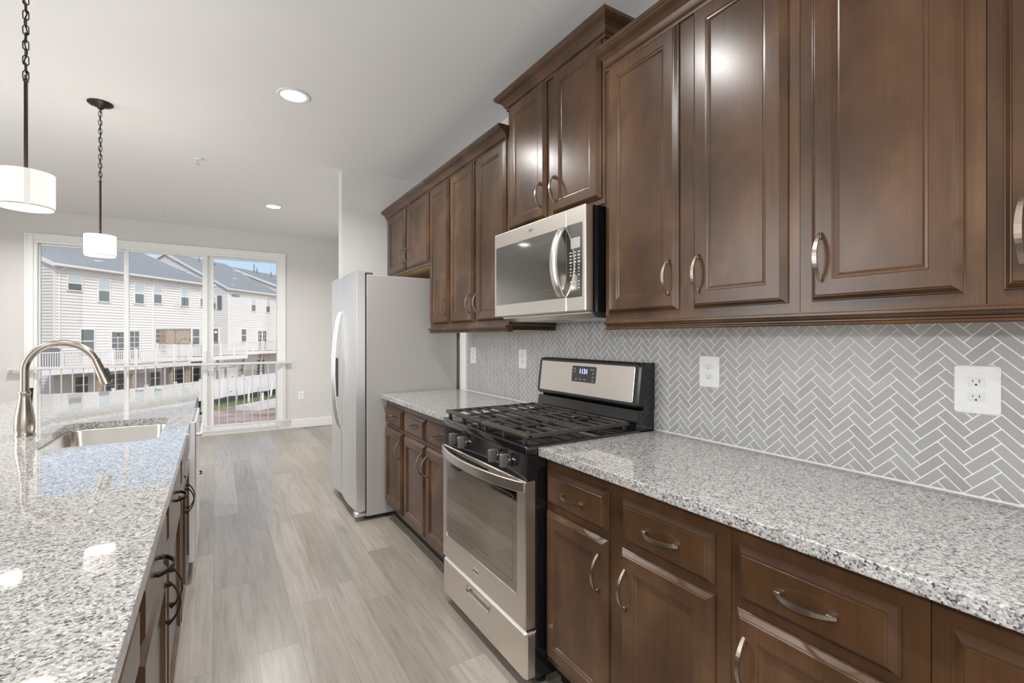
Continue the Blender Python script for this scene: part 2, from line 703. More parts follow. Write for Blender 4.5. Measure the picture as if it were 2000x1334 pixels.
# sliding glass door
d1 = bpy.data.objects.new('door_1', None)
COL.objects.link(d1)
d1['kind'] = 'structure'
bm = new()
JY0, JY1 = FAR_Y + .001, FAR_Y + WT
box(bm, DX0, DX0 + .03, JY0, JY1, 0, DZ1)
box(bm, DX1 - .03, DX1, JY0, JY1, 0, DZ1)
box(bm, DX0 + .03, DX1 - .03, JY0, JY1, DZ1 - .03, DZ1)
box(bm, DX0 + .03, DX1 - .03, JY0 - .012, JY1, 0.001, .06)
obj('door_frame', bm, 'vinyl', d1)
GZ0, GZ1 = .128, 2.405


def sash(px0, px1, g0, g1, y):
    bm = new()
    box(bm, px0, g0, y, y + .04, .06, DZ1 - .03, .004)
    box(bm, g1, px1, y, y + .04, .06, DZ1 - .03, .004)
    box(bm, g0, g1, y, y + .04, .06, GZ0, .004)
    box(bm, g0, g1, y, y + .04, GZ1, DZ1 - .03, .004)
    s = obj('sash', bm, 'vinyl', d1)
    bm = new()
    box(bm, g0 - .004, g1 + .004, y + .018, y + .022, GZ0 - .004, GZ1 + .004)
    obj('pane', bm, 'glass', s)
    return s


sash(DX0 + .03, -2.635, -3.428, -2.662, FAR_Y + .055)
s2 = sash(-2.635, -1.770, -2.606, -1.829, FAR_Y + .015)
sash(-1.770, DX1 - .03, -1.700, -.924, FAR_Y + .055)
bm = new(); box(bm, -1.80, -1.785, FAR_Y - .02, FAR_Y + .016, .95, 1.15, .005)
obj('door_handle', bm, 'vinyl', s2)

# guard rail across the inside of the door
gr = thing('guard_rail', 'grey white metal safety railing across the sliding glass door', 'railing', (-2.18, FAR_Y - .06, 0))
RX0, RX1, RZ0, RZ1 = -1.5, 1.435, .118, .985
bm = new(); box(bm, RX0, RX1, -.018, .018, RZ1 - .032, RZ1, .004)
obj('top_rail', bm, 'rail', gr)
bm = new(); box(bm, RX0 + .03, RX1 - .02, -.013, .013, RZ0, RZ0 + .022, .003)
obj('bottom_rail', bm, 'rail', gr)
nb = 28
base_me = None
for i in range(nb):
    x = RX0 + .16 + i * (RX1 - RX0 - .26) / (nb - 1)
    if base_me is None:
        bm = new(); cyl(bm, (0, 0, RZ0 + .02), (0, 0, RZ1 - .03), .0062, n=8)
        b0 = obj('baluster', bm, 'rail', gr, True, (x, 0, 0)); base_me = b0.data
    else:
        b = bpy.data.objects.new('baluster', base_me); COL.objects.link(b); b.parent = gr; b.location = (x, 0, 0)
for x in (RX0 + .02, RX1 - .02):
    for z in (RZ1 - .016, RZ0 + .011):
        bm = new(); cyl(bm, (x, 0, z), (x, .06, z), .012, n=12)
        obj('wall_bracket', bm, 'rail', gr, True)

# ------------------------------------------------------------------ cabinetry
DOORP = [(0, -.015), (.0015, -.0132), (.003, -.013), (.012, -.0030), (.0135, -.0028), (.016, 0), (.054, 0), (.0565, -.0025), (.062, -.003),
         (.066, -.0075), (.069, -.0095)]
DRAWP = [(0, -.017), (.0015, -.0152), (.004, -.015), (.016, -.004), (.018, -.0037), (.021, 0)]


def pull(parent, x, z, y, vertical=True, L=.125, mat='pull'):
    """arched flat pull; the two feet sit on the face y"""
    bm = new()
    N = 14
    rings = []
    for i in range(N + 1):
        t = i / N
        s = (t - .5) * L
        out = .004 + .029 * math.sin(PI * t) ** .8
        w = .0036 + .0020 * math.sin(PI * t)
        th = .0022
        dt = .02
        o2 = .004 + .029 * math.sin(PI * min(1, t + dt)) ** .8
        o1 = .004 + .029 * math.sin(PI * max(0, t - dt)) ** .8
        tx, ty = (min(1, t + dt) - max(0, t - dt)) * L, o2 - o1
        ln = math.hypot(tx, ty); nx, ny = -ty / ln, tx / ln
        ring = []
        for sw, st in ((-1, -1), (1, -1), (1, 1), (-1, 1)):
            a = s + nx * th * st
            o = y + max(out + ny * th * st, .0002)
            c = w * sw
            ring.append(bm.verts.new((x + c, o, z + a) if vertical else (x + a, o, z + c)))
        rings.append(ring)
    for A, B in zip(rings, rings[1:]):
        for k in range(4):
            j = (k + 1) % 4
            bm.faces.new((A[k], A[j], B[j], B[k]))
    bm.faces.new(rings[0][::-1]); bm.faces.new(rings[-1])
    for sgn in (-1, 1):
        c = sgn * (L / 2 - .010)
        if vertical:
            box(bm, x - .0045, x + .0045, y - .0005, y + .012, z + c - .006, z + c + .006, .0015, 1)
        else:
            box(bm, x + c - .006, x + c + .006, y - .0005, y + .012, z - .0045, z + .0045, .0015, 1)
    return obj('handle', bm, mat, parent)


def door(parent, x0, x1, z0, z1, y, handle=None, upper=False, mat='pull', prof=DOORP, pz=None):
    """handle: 'lo' / 'hi' = which x side carries the pull"""
    bm = new()
    rings_rect(bm, x0, x1, z0, z1, [(i, y + d) for i, d in prof], y - .019)
    d = obj('door', bm, 'cab', parent)
    if handle:
        hx = x0 + .030 if handle == 'lo' else x1 - .030
        hz = (z0 + .112) if upper else (z1 - .115)
        if pz: hz = pz
        pull(d, hx, hz, y, True, mat=mat)
    return d


def drawer(parent, x0, x1, z0, z1, y, handle=True, mat='pull'):
    bm = new()
    rings_rect(bm, x0, x1, z0, z1, [(i, y + d) for i, d in DRAWP], y - .019)
    d = obj('drawer', bm, 'cab', parent)
    if handle:
        pull(d, (x0 + x1) / 2, (z0 + z1) / 2, y, False, mat=mat)
    return d


CT0, CT1 = .882, .914
BF = .605           # base cabinet front (frame)
DF = .625           # door faces
WALL_ROT = R(90)


def base_cab(y0, y1, label, doors, drawers, depth=BF, face=DF, rot=WALL_ROT, X=0., mat='pull', d_top=.680, false_front=False,
             stack=None, back=.002, hollow=False):
    """doors / drawers in absolute Y: list of (ya, yb, side)"""
    w = y1 - y0
    t = thing('base_cabinet', label, 'cabinet', (X, y0, 0) if rot > 0 else (X, y1, 0), rot, 'base cabinets')

    def lx(a, b):
        return (a - y0, b - y0) if rot > 0 else (y1 - b, y1 - a)
    bm = new()
    if hollow:
        box(bm, .0005, .018, back, depth, .105, CT0 - .001)
        box(bm, w - .018, w - .0005, back, depth, .105, CT0 - .001)
        box(bm, .018, w - .018, back, back + .012, .105, CT0 - .001)
        box(bm, .018, w - .018, back + .012, depth - .019, .105, .125)
        box(bm, .018, w - .018, depth - .019, depth, .105, CT0 - .001)
    else:
        box(bm, .0005, w - .0005, back, depth, .105, CT0 - .001)
    obj('body', bm, 'cab', t)
    bm = new()
    box(bm, .0005, w - .0005, back + .02, depth - .065, 0, .105)
    obj('toe_kick', bm, 'cabdark', t)
    for a, b, s in doors:
        u, v = lx(a, b)
        if rot < 0 and s:
            s = {'lo': 'hi', 'hi': 'lo'}[s]
        door(t, u, v, .130, d_top, face, s, mat=mat)
    for a, b in drawers:
        u, v = lx(a, b)
        drawer(t, u, v, .700, .835, face, not false_front, mat)
    if stack:
        for z0, z1 in stack[2]:
            u, v = lx(stack[0], stack[1])
            drawer(t, u, v, z0, z1, face, True, mat)
    return t


# right run, nearest the camera last
base_cab(.713, 1.476, 'dark wooden two-door base cabinet right of the gas range, two drawers above', [(1.136, 1.467, 'lo'), (.755, 1.077, 'hi')],
         [(1.136, 1.467), (.755, 1.077)])
base_cab(.329, .7125, 'narrow dark base cabinet with one drawer over one door, second right of the range', [(.371, .694, 'hi')], [(.371, .694)])
base_cab(-.60, .3285, 'dark base cabinet cut off by the right edge of the photo', [(-.12, .301, 'hi'), (-.56, -.17, 'lo')], [(-.12, .301), (-.56, -.17)])
# far run between range and refrigerator
base_cab(2.250, 3.085, 'dark wooden two-door base cabinet immediately left of the range', [(2.70, 3.064, 'lo'), (2.29, 2.678, 'hi')],
         [(2.70, 3.064), (2.29, 2.678)])
base_cab(3.0855, 3.482, 'narrow dark one-door base cabinet tucked beside the refrigerator', [(3.107, 3.469, 'lo')], [(3.107, 3.469)])


def wall_cab(y0, y1, z0, z1, label, doors, dz0, dz1, depth=.325, face=.345):
    t = thing('wall_cabinet', label, 'cabinet', (0, y0, z0), WALL_ROT, 'wall cabinets')
    w = y1 - y0
    bm = new(); box(bm, .0005, w - .0005, .002, depth, 0, z1 - z0)
    obj('body', bm, 'cab', t)
    bm = new(); box(bm, .012, w - .012, .012, depth - .015, -.0025, .0)
    obj('underside', bm, 'tan', t)
    for a, b, s in doors:
        door(t, a - y0, b - y0, dz0 - z0, dz1 - z0, face, s, True)
    return t


UZ0, UZ1 = 1.395, 2.44
wall_cab(.6955, 1.4565, UZ0, UZ1, 'tall two-door dark wall cabinet right of the microwave', [(1.092, 1.433, 'lo'), (.726, 1.032, 'hi')], 1.421, 2.402)
wall_cab(.3255, .695, UZ0, UZ1, 'tall single-door dark wall cabinet, second to the right of the microwave', [(.359, .663, 'hi')], 1.421, 2.402)
wall_cab(-.60, .325, UZ0, UZ1, 'tall dark wall cabinet cut off by the right edge of the photo', [(-.11, .299, 'hi'), (-.57, -.16, 'lo')], 1.421, 2.402)
wall_cab(1.457, 2.2145, 1.874, 2.592, 'short raised two-door wall cabinet directly above the microwave', [(1.856, 2.19, 'lo'), (1.478, 1.802, 'hi')], 1.897, 2.553,
         .327, .347)
wall_cab(2.215, 2.9645, UZ0, UZ1, 'tall two-door dark wall cabinet left of the microwave', [(2.614, 2.947, 'lo'), (2.236, 2.572, 'hi')], 1.421, 2.402)
wall_cab(2.965, 3.3245, UZ0, UZ1, 'narrow one-door tall wall cabinet near the refrigerator', [(2.985, 3.305, 'lo')], 1.421, 2.402)
wall_cab(3.325, 4.373, 1.868, UZ1, 'short two-door wall cabinet above the refrigerator', [(3.858, 4.31, 'lo'), (3.345, 3.808, 'hi')], 1.889, 2.402)

# crown mouldings and light rails
CROWN = [(-.02, 0), (.006, 0), (.008, .006), (.006, .012), (.013, .016), (.017, .022), (.022, .034), (.034, .046), (.048, .053), (.053, .056),
         (.056, .060), (.060, .064), (.060, .078), (-.02, .078)]


def crown_straight(y0, y1, z, label, d=.326):
    bm = new()
    prism(bm, [(d + o, h) for o, h in CROWN], 0, y1 - y0, 'x')
    o = obj('crown_moulding', bm, 'cab', None, False, (0, y0, z), WALL_ROT)
    return tag(o, label, 'moulding', 'crown mouldings')


crown_straight(-.60, 1.452, 2.400, 'dark crown moulding along the top of the right-hand tall wall cabinets')
crown_straight(2.221, 4.373, 2.400, 'long dark crown moulding running from the microwave cabinet to the wall by the fridge')
bm = new()
w, d = 2.2145 - 1.457, .328
loops = []
for o, h in CROWN:
    o2 = max(o, -.001) if o < 0 else o
    loops.append([bm.verts.new(p) for p in ((-o2, .003, h), (-o2, d + o2, h), (w + o2, d + o2, h), (w + o2, .003, h))])
for A, B in zip(loops, loops[1:]):
    for i in range(3):
        bm.faces.new((A[i], A[i + 1], B[i + 1], B[i]))
bm.faces.new(loops[-1])
bm.faces.new(loops[0])
o = obj('crown_moulding', bm, 'cab', None, False, (0, 1.457, 2.548), WALL_ROT)
tag(o, 'dark crown moulding wrapping the raised cabinet above the microwave', 'moulding', 'crown mouldings')

RAIL = [(.300, .035), (.300, .001), (.334, .0), (.337, .004), (.334, .008), (.331, .011), (.331, .014), (.337, .018), (.342, .024), (.346, .026), (.346, .032),
        (.340, .0345), (.340, .0375), (.3265, .0375), (.3265, .035)]


def light_rail(y0, y1, label):
    t = thing('light_rail', label, 'moulding', (0, y0, 1.357), WALL_ROT, 'light rails')
    bm = new()
    prism(bm, RAIL, 0, y1 - y0, 'x')
    obj('front_moulding', bm, 'cab', t)
    return t


light_rail(-.60, 1.447, 'dark light rail under the wall cabinets right of the microwave')
lr = light_rail(2.2145, 3.324, 'dark light rail under the wall cabinets left of the microwave')
bm = new(); box(bm, 0, .018, .012, .299, .010, .035)
obj('side_strip', bm, 'cabdark', lr)
bm = new(); box(bm, 0.001, .017, .012, .299, .003, .0098)
obj('raw_edge', bm, 'tan', lr)['label'] = 'unfinished tan edge'

# ------------------------------------------------------------------ counters
def counter(y0, y1, label):
    bm = new()
    box(bm, 0, y1 - y0, .002, .648, CT0, CT1, .003)
    o = obj('countertop', bm, 'granite', None, False, (0, y0, 0), WALL_ROT)
    return tag(o, label, 'countertop', 'granite countertops')


counter(-.60, 1.4755, 'long speckled grey granite countertop right of the range')
counter(2.246, 3.489, 'short speckled granite countertop between range and refrigerator')

# ------------------------------------------------------------------ herringbone backsplash
TW, TL, GAP = .0254, .0762, .0031
bsy0, bsy1, bsz0, bsz1 = -.60, 3.388, CT1, 1.415


def clip(poly, a, b, c):
    """keep a*x+b*y<=c"""
    out = []
    for i in range(len(poly)):
        p, q = poly[i], poly[(i + 1) % len(poly)]
        dp, dq = a * p[0] + b * p[1] - c, a * q[0] + b * q[1] - c
        if dp <= 0:
            out.append(p)
        if (dp < 0 < dq) or (dq < 0 < dp):
            t = dp / (dp - dq)
            out.append((p[0] + t * (q[0] - p[0]), p[1] + t * (q[1] - p[1])))
    return out


bsroot = bpy.data.objects.new('wall_backsplash', None)
COL.objects.link(bsroot)
bsroot['kind'] = 'structure'
bsroot.rotation_euler = (0, 0, WALL_ROT)
bm = new(); box(bm, bsy0, bsy1, 0.0005, .0066, bsz0, bsz1)
obj('grout', bm, 'grout', bsroot)
bm = new()
c45 = math.sqrt(.5)
g2 = GAP / 2
oy, oz = .590, .918
for i in range(-160, 160):
    for k in range(-70, 70):
        bx_, by_ = k * TW + i * TL, -k * TW + i * TL
        for rect in ((bx_, bx_ + TL, by_, by_ + TW), (bx_ + TL - TW, bx_ + TL, by_ + TW, by_ + TW + TL)):
            x0, x1, y0, y1 = rect[0] + g2, rect[1] - g2, rect[2] + g2, rect[3] - g2
            # columns of the zigzag stand vertical: direction (1,-1) -> vertical
            pts = [((x + y) * c45 + oy, (y - x) * c45 + oz) for x, y in ((x0, y0), (x1, y0), (x1, y1), (x0, y1))]
            if max(p[0] for p in pts) < bsy0 or min(p[0] for p in pts) > bsy1 or max(p[1] for p in pts) < bsz0 or min(p[1] for p in pts) > bsz1:
                continue
            for a, b, c in ((-1, 0, -bsy0 - .002), (1, 0, bsy1 - .002), (0, -1, -bsz0 - .004), (0, 1, bsz1)):
                pts = clip(pts, a, b, c)
                if len(pts) < 3:
                    break
            if len(pts) < 3:
                continue
            cx = sum(p[0] for p in pts) / len(pts); cy = sum(p[1] for p in pts) / len(pts)
            A = [bm.verts.new((p[0], .0045, p[1])) for p in pts]
            B = [bm.verts.new((p[0], .0072, p[1])) for p in pts]
            Cc = []
            for p in pts:
                dl = math.hypot(cx - p[0], cy - p[1]) + 1e-9
                Cc.append(bm.verts.new((p[0] + (cx - p[0]) / dl * .0006, .0076, p[1] + (cy - p[1]) / dl * .0006)))
            n_ = len(pts)
            for q in range(n_):
                j = (q + 1) % n_
                bm.faces.new((A[q], A[j], B[j], B[q]))
                bm.faces.new((B[q], B[j], Cc[j], Cc[q]))
            bm.faces.new(Cc)
obj('tiles', bm, 'tile', bsroot)
bm = new(); box(bm, bsy0, 1.476, .001, .0095, CT1, CT1 + .005); box(bm, 2.246, bsy1, .001, .0095, CT1, CT1 + .005)
obj('caulk_line', bm, 'grout', bsroot)


# ------------------------------------------------------------------ outlets
def outlet(y, z, label, root_loc, rot, w=.090, h=.125):
    t = thing('wall_outlet', label, 'outlet', root_loc, rot, 'duplex outlets')
    bm = new(); rplate(bm, -w / 2, w / 2, -h / 2, h / 2, .009, 0, .0065, .003)
    obj('cover_plate', bm, 'plate', t, True)
    for s in (-1, 1):
        zc = s * .0195
        bm = new()
        pts = []
        for i in range(33):
            a = 2 * PI * i / 32
            pts.append((max(-.0172, min(.0172, .0205 * math.cos(a))), zc + max(-.0118, min(.0118, .0165 * math.sin(a)))))
        seen = []
        for p in pts[:-1]:
            if not seen or (abs(p[0] - seen[-1][0]) + abs(p[1] - seen[-1][1])) > 1e-5:
                seen.append(p)
        prism(bm, seen, .006, .0082, 'y')
        r = obj('receptacle', bm, 'recep', t)
        bm = new()
        box(bm, -.0071, -.0055, .0081, .0085, zc - .001, zc + .0065)
        box(bm, .0055, .0071, .0081, .0085, zc, zc + .0055)
        cyl(bm, (0, .0081, zc - .0065), (0, .0085, zc - .0065), .0024, n=12)
        obj('slots', bm, 'slot', r)
    bm = new(); cyl(bm, (0, .006, 0), (0, .0075, 0), .003, n=12)
    obj('screw', bm, 'plate', t)
    return t


FB = -.0077
outlet(0, 0, 'white outlet on the grey tile nearest the camera, at the far right', (FB, .4195, 1.192), WALL_ROT)
outlet(0, 0, 'white outlet on the grey tile just right of the range', (FB, 1.205, 1.191), WALL_ROT)
outlet(0, 0, 'white outlet on the tile just left of the range backguard', (FB, 2.562, 1.190), WALL_ROT)
outlet(0, 0, 'white outlet on the tile closest to the refrigerator', (FB, 3.252, 1.191), WALL_ROT)
outlet(0, 0, 'white outlet low on the far wall beside the sliding door', (-.604, FAR_Y - .0002, .47), R(180), .075, .118)

# ------------------------------------------------------------------ range
RY0, RW = 1.4790, .7640
rg = thing('gas_range', 'stainless steel and black freestanding gas range between the counters', 'range', (0, RY0, 0), WALL_ROT)
bm = new(); box(bm, .002, RW - .002, .03, .655, .045, .89)
body = obj('body', bm, 'black', rg)
bm = new()
box(bm, -.0015, .002, .10, .60, .10, .86, .001)
obj('side_panel', bm, 'black', rg)
for x in (.05, RW - .05):
    for y in (.09, .60):
        bm = new(); cyl(bm, (x, y, 0), (x, y, .012), .02, n=14); cyl(bm, (x, y, .012), (x, y, .046), .011, n=12)
        obj('foot', bm, 'blackm', rg, True)
bm = new()
box(bm, -.001, RW + .001, .105, .700, .886, .924, .006)
obj('cooktop', bm, 'black', rg, True)
bm = new()
prism(bm, [(.60, .792), (.694, .792), (.690, .886), (.60, .886)], .001, RW - .001, 'x')
cpn = obj('control_panel', bm, 'black', rg)
KX = [.130, .222, .508, .604]
for i, kx in enumerate(KX):
    ky, kz = .6915, .846
    bm = new()
    mt = Matrix.Rotation(R(-90), 4, 'X')
    lathe(bm, [(0.0, -.001), (.0235, -.001), (.0235, .006), (.020, .009), (.0, .009)], 24, (kx, ky, kz), mt)
    kb = obj('knob', bm, 'blackm', rg, True)
    bm = new()
    lathe(bm, [(.0, .009), (.019, .009), (.019, .014), (.0, .014)], 24, (kx, ky, kz), mt)
    obj('ring', bm, 'chrome', kb, True)
    bm = new()
    box(bm, kx - .0095, kx + .0095, ky + .013, ky + .044, kz - .0265, kz + .0265, .006, 3)
    obj('grip', bm, 'grip', kb, True)['label'] = 'grey brown grip'
    bm = new()
    box(bm, kx - .045, kx - .026, .6923, .6926, kz + .006, kz + .010)
    box(bm, kx - .026, kx - .022, .6923, .6926, kz + .004, kz + .012)
    obj('marking', bm, 'mark', kb)
# oven door
bm = new()
DX_, DZ0, DZ1_ = (.004, RW - .004), .236, .790
gx0, gx1, gz0, gz1 = .062, RW - .040, .345, .772
DY0, DY1 = .656, .700
outer = rrect(DX_[0], DX_[1], DZ0, DZ1_, .004, 6)
inner = rrect(gx0, gx1, gz0, gz1, .018, 6)
Ao = [bm.verts.new((a, DY1 - .004, b)) for a, b in outer]
Ao2 = [bm.verts.new((a, DY1, b)) for a, b in rrect(DX_[0] + .004, DX_[1] - .004, DZ0 + .004, DZ1_ - .004, .002, 6)]
Ab = [bm.verts.new((a, DY0, b)) for a, b in outer]
Ai = [bm.verts.new((a, DY1, b)) for a, b in inner]
Aj = [bm.verts.new((a, DY1 - .006, b)) for a, b in inner]
nn = len(Ao)
for q in range(nn):
    j = (q + 1) % nn
    bm.faces.new((Ab[q], Ab[j], Ao[j], Ao[q]))
    bm.faces.new((Ao[q], Ao[j], Ao2[j], Ao2[q]))
    bm.faces.new((Ao2[q], Ao2[j], Ai[j], Ai[q]))
    bm.faces.new((Ai[q], Ai[j], Aj[j], Aj[q]))
bm.faces.new(Ab)
od = obj('oven_door', bm, 'steel', rg)
bm = new(); rplate(bm, gx0 - .001, gx1 + .001, gz0 - .001, gz1 + .001, .018, DY1 - .010, DY1 - .003)
obj('window', bm, 'blackglass', od)
bm = new()
ins = .035
fr_o = rrect(gx0 + ins, gx1 - ins, gz0 + ins, gz1 - ins * 1.6, .012, 4)
fr_i = rrect(gx0 + ins + .003, gx1 - ins - .003, gz0 + ins + .003, gz1 - ins * 1.6 - .003, .010, 4)
A = [bm.verts.new((a, DY1 - .0028, b)) for a, b in fr_o]; B = [bm.verts.new((a, DY1 - .0028, b)) for a, b in fr_i]
for q in range(len(A)):
    j = (q + 1) % len(A); bm.faces.new((A[q], A[j], B[j], B[q]))
obj('window_border', bm, simple('printed_border', (.20, .19, .175), .2, .6), od)
# bowed handle
bm = new()
N = 24; rings = []
for i in range(N + 1):
    t = i / N
    x = gx0 - .050 + t * (gx1 - gx0 + .080)
    b_ = .056 * (1 - (2 * t - 1) ** 2) ** .85
    zc = .769
    hh = .0205
    ring = [bm.verts.new((x, DY1 - .002 + b_ + dy, zc + dz)) for dy, dz in ((0, -hh), (.007, -hh), (.010, -hh + .003), (.010, hh - .003), (.007, hh), (0, hh))]
    rings.append(ring)
for A, B in zip(rings, rings[1:]):
    for k in range(6):
        j = (k + 1) % 6
        bm.faces.new((A[k], A[j], B[j], B[k]))
bm.faces.new(rings[0][::-1]); bm.faces.new(rings[-1])
obj('handle', bm, 'steel', od, True)
bm = new(); box(bm, .555, .640, DY1 - .0025, DY1 + .012, .700, .722, .004)  # dark plate standing in for a reflection in the oven glass
obj('reflection_plate', bm, 'blackm', od, True)
bm = new()
lathe(bm, [(.0155, 0), (.0175, 0), (.0175, .0004), (.0155, .0004)], 24, (.405, DY1, .293), Matrix.Rotation(R(-90), 4, 'X') @ Matrix.Scale(1.25, 4, (1, 0, 0)))
for dx in (-.02, -.012, .0, .012, .02):
    box(bm, .405 + dx - .003, .405 + dx + .003, DY1, DY1 + .0004, .288, .297)
obj('logo', bm, 'logo', od)
# storage drawer
bm = new()
dr_o = (.004, RW - .004, .045, .226)
sl = (.285, .490, .172, .200)
rsx = rrect(*sl, .010, 6)
ou = rrect(*dr_o, .014, 6)
ou2 = rrect(dr_o[0] + .008, dr_o[1] - .008, dr_o[2] + .008, dr_o[3] - .008, .008, 6)
L1 = [bm.verts.new((a, DY0, b)) for a, b in ou]; L2 = [bm.verts.new((a, DY1 - .012, b)) for a, b in ou]
L3 = [bm.verts.new((a, DY1 - .002, b)) for a, b in ou2]; L4 = [bm.verts.new((a, DY1 - .002, b)) for a, b in rsx]
L5 = [bm.verts.new((a, DY1 - .024, b)) for a, b in rsx]
for P_, Q_ in ((L1, L2), (L2, L3), (L3, L4), (L4, L5)):
    for q in range(len(P_)):
        j = (q + 1) % len(P_)
        bm.faces.new((P_[q], P_[j], Q_[j], Q_[q]))
bm.faces.new(L1); bm.faces.new(L5)
sd = obj('storage_drawer', bm, 'steel', rg)
bm = new()
A = [bm.verts.new((a, DY1 + .0005, b)) for a, b in rrect(sl[0] - .006, sl[1] + .006, sl[2] - .006, sl[3] + .006, .015, 6)]
B = [bm.verts.new((a, DY1 - .004, b)) for a, b in rsx]
for q in range(len(A)):
    j = (q + 1) % len(A); bm.faces.new((A[q], A[j], B[j], B[q]))
obj('finger_recess', bm, 'chrome', sd, True)
# backguard
bm = new()
prism(bm, [(.012, .90), (.125, .90), (.125, .928), (.112, 1.006), (.012, 1.006)], .006, RW - .006, 'x')
obj('riser', bm, 'black', rg)
bm = new()
prism(bm, [(.012, 1.006), (.078, 1.006), (.084, 1.016), (.084, 1.20), (.066, 1.214), (.012, 1.214)], .002, RW - .002, 'x')
bgd = obj('backguard', bm, 'black', rg)
# rounded frame + steel face, leaning back a little
tilt = Matrix.Translation((0, .1, 1.02)) @ Matrix.Rotation(R(7), 4, 'X') @ Matrix.Translation((0, -.1, -1.02))
bm = new()
rplate(bm, .0, RW, 1.018, 1.213, .020, .080, .124, .008)
bmesh.ops.transform(bm, matrix=tilt, verts=bm.verts)
obj('face_frame', bm, simple('dark_grey_frame', (.022, .021, .021), .3), bgd, True)
bm = new()
rplate(bm, .030, RW - .028, 1.036, 1.196, .006, .120, .1252, .001)
bmesh.ops.transform(bm, matrix=tilt, verts=bm.verts)
obj('face_panel', bm, 'steel', bgd)
bm = new()
rplate(bm, .278, .462, 1.100, 1.180, .007, .124, .1264, .001)
bmesh.ops.transform(bm, matrix=tilt, verts=bm.verts)
dsp = obj('display', bm, 'panelglass', bgd)
text_mesh('clock_digits', '1131', .034, 'clock', dsp, tilt @ Matrix.Translation((.372, .1268, 1.153)) @ FACE)
bm = new()
for x, z in ((.30, 1.165), (.30, 1.147), (.30, 1.128), (.30, 1.110), (.315, 1.165), (.36, 1.113), (.393, 1.113), (.44, 1.150), (.44, 1.165), (.425, 1.113)):
    rplate(bm, x - .006, x + .006, z - .004, z + .004, .003, .1262, .1266)
bmesh.ops.transform(bm, matrix=tilt, verts=bm.verts)
obj('button_marks', bm, simple('dim_print', (.28, .28, .28), .5), dsp)

# burners and grates
for bx_, by_, r in ((.165, .53, .045), (.165, .255, .036), (.60, .53, .050), (.60, .255, .034), (.382, .39, .040)):
    bm = new()
    lathe(bm, [(0, .924), (r * 1.25, .924), (r * 1.2, .931), (r, .934), (0, .934)], 24, (bx_, by_, 0))
    br = obj('burner', bm, 'iron', rg, True)
    bm = new()
    lathe(bm, [(0, .934), (r * .8, .934), (r * .84, .939), (r * .78, .945), (0, .946)], 24, (bx_, by_, 0))
    obj('burner_cap', bm, 'blackm', br, True)
gxm = RW / 2
GY0, GY1, GZ = .150, .690, .962
for x0, x1 in ((.012, gxm - .003), (gxm + .003, RW - .012)):
    bm = new()
    hb = .006

    def bar(a, b, c, d_, hgt=.011, rr=.003):
        box(bm, a, b, c, d_, GZ - hgt, GZ, rr, 2)
    bar(x0, x1, GY1 - .030, GY1, .016, .005)        # wide rounded front rail
    bar(x0, x1, GY0, GY0 + .014, .013)
    bar(x0, x0 + .013, GY0, GY1 - .01, .016)
    bar(x1 - .013, x1, GY0, GY1 - .01, .016)
    xm = (x0 + x1) / 2
    bar(xm - .004, xm + .004, GY0 + .01, GY1 - .02)
    ys = (GY0 + GY1) / 2 - .01
    bar(x0 + .01, x1 - .01, ys - .007, ys + .007)
    for k in range(1, 9):
        yy = GY0 + .014 + k * (GY1 - GY0 - .044) / 9
        if abs(yy - ys) < .02:
            continue
        near_centre = min(abs(yy - .53), abs(yy - .255)) < .035
        gap = .048 if near_centre else .018
        bar(x0 + .010, xm - gap, yy - .0036, yy + .0036, .010, .0015)
        bar(xm + gap, x1 - .010, yy - .0036, yy + .0036, .010, .0015)
    for fx in (x0 + .03, xm, x1 - .03):
        for fy in (GY0 + .008, GY1 - .014):
            box(bm, fx - .007, fx + .007, fy - .007, fy + .007, .924, GZ - .008, .001, 1)
    obj('grate', bm, 'iron', rg, True)

# ------------------------------------------------------------------ microwave
MY0, MW, MZ0, MZ1 = 1.4785, .735, 1.432, 1.866
mw = thing('microwave', 'stainless over-the-range microwave mounted above the stove', 'microwave', (0, MY0, MZ0), WALL_ROT)
H_ = MZ1 - MZ0
bm = new(); box(bm, .002, MW - .002, .012, .372, 0, H_)
obj('body', bm, 'black', mw)
bm = new()
prism(bm, [(.05, -.024), (.33, -.024), (.372, -.006), (.372, 0), (.05, 0)], .02, MW - .02, 'x')
ub = obj('underside', bm, 'steel', mw)
bm = new(); box(bm, .30, .44, .22, .30, -.0255, -.0235)
obj('lamp_lens', bm, 'lcd', ub)
SPL = .123
bm = new(); box(bm, SPL + .0008, MW, .373, .415, .002, H_ - .001, .004)
md = obj('door', bm, 'steel', mw)
bm = new(); box(bm, 0, SPL - .0008, .373, .415, .002, H_ - .001, .004)
mp_ = obj('control_panel', bm, 'steel', mw)
bm = new(); rplate(bm, SPL + .002, .716, .062, .362, .004, .414, .4156)
obj('window', bm, 'mwglass', md)
bm = new()
fo, fi = rrect(SPL + .06, .66, .105, .32, .008, 4), rrect(SPL + .0615, .6585, .1065, .3185, .0065, 4)
A = [bm.verts.new((a, .4158, b)) for a, b in fo]; B = [bm.verts.new((a, .4158, b)) for a, b in fi]
for q in range(len(A)):
    j = (q + 1) % len(A); bm.faces.new((A[q], A[j], B[j], B[q]))
obj('window_border', bm, simple('grey_border', (.22, .22, .215), .3, .7), md)
bm = new(); rplate(bm, .018, SPL - .002, .060, .364, .006, .414, .4156)
kp = obj('keypad', bm, 'mwglass', mp_)
bm = new(); rplate(bm, .032, .092, .262, .306, .002, .4154, .4160)
obj('screen', bm, 'lcd', kp)
bm = new()
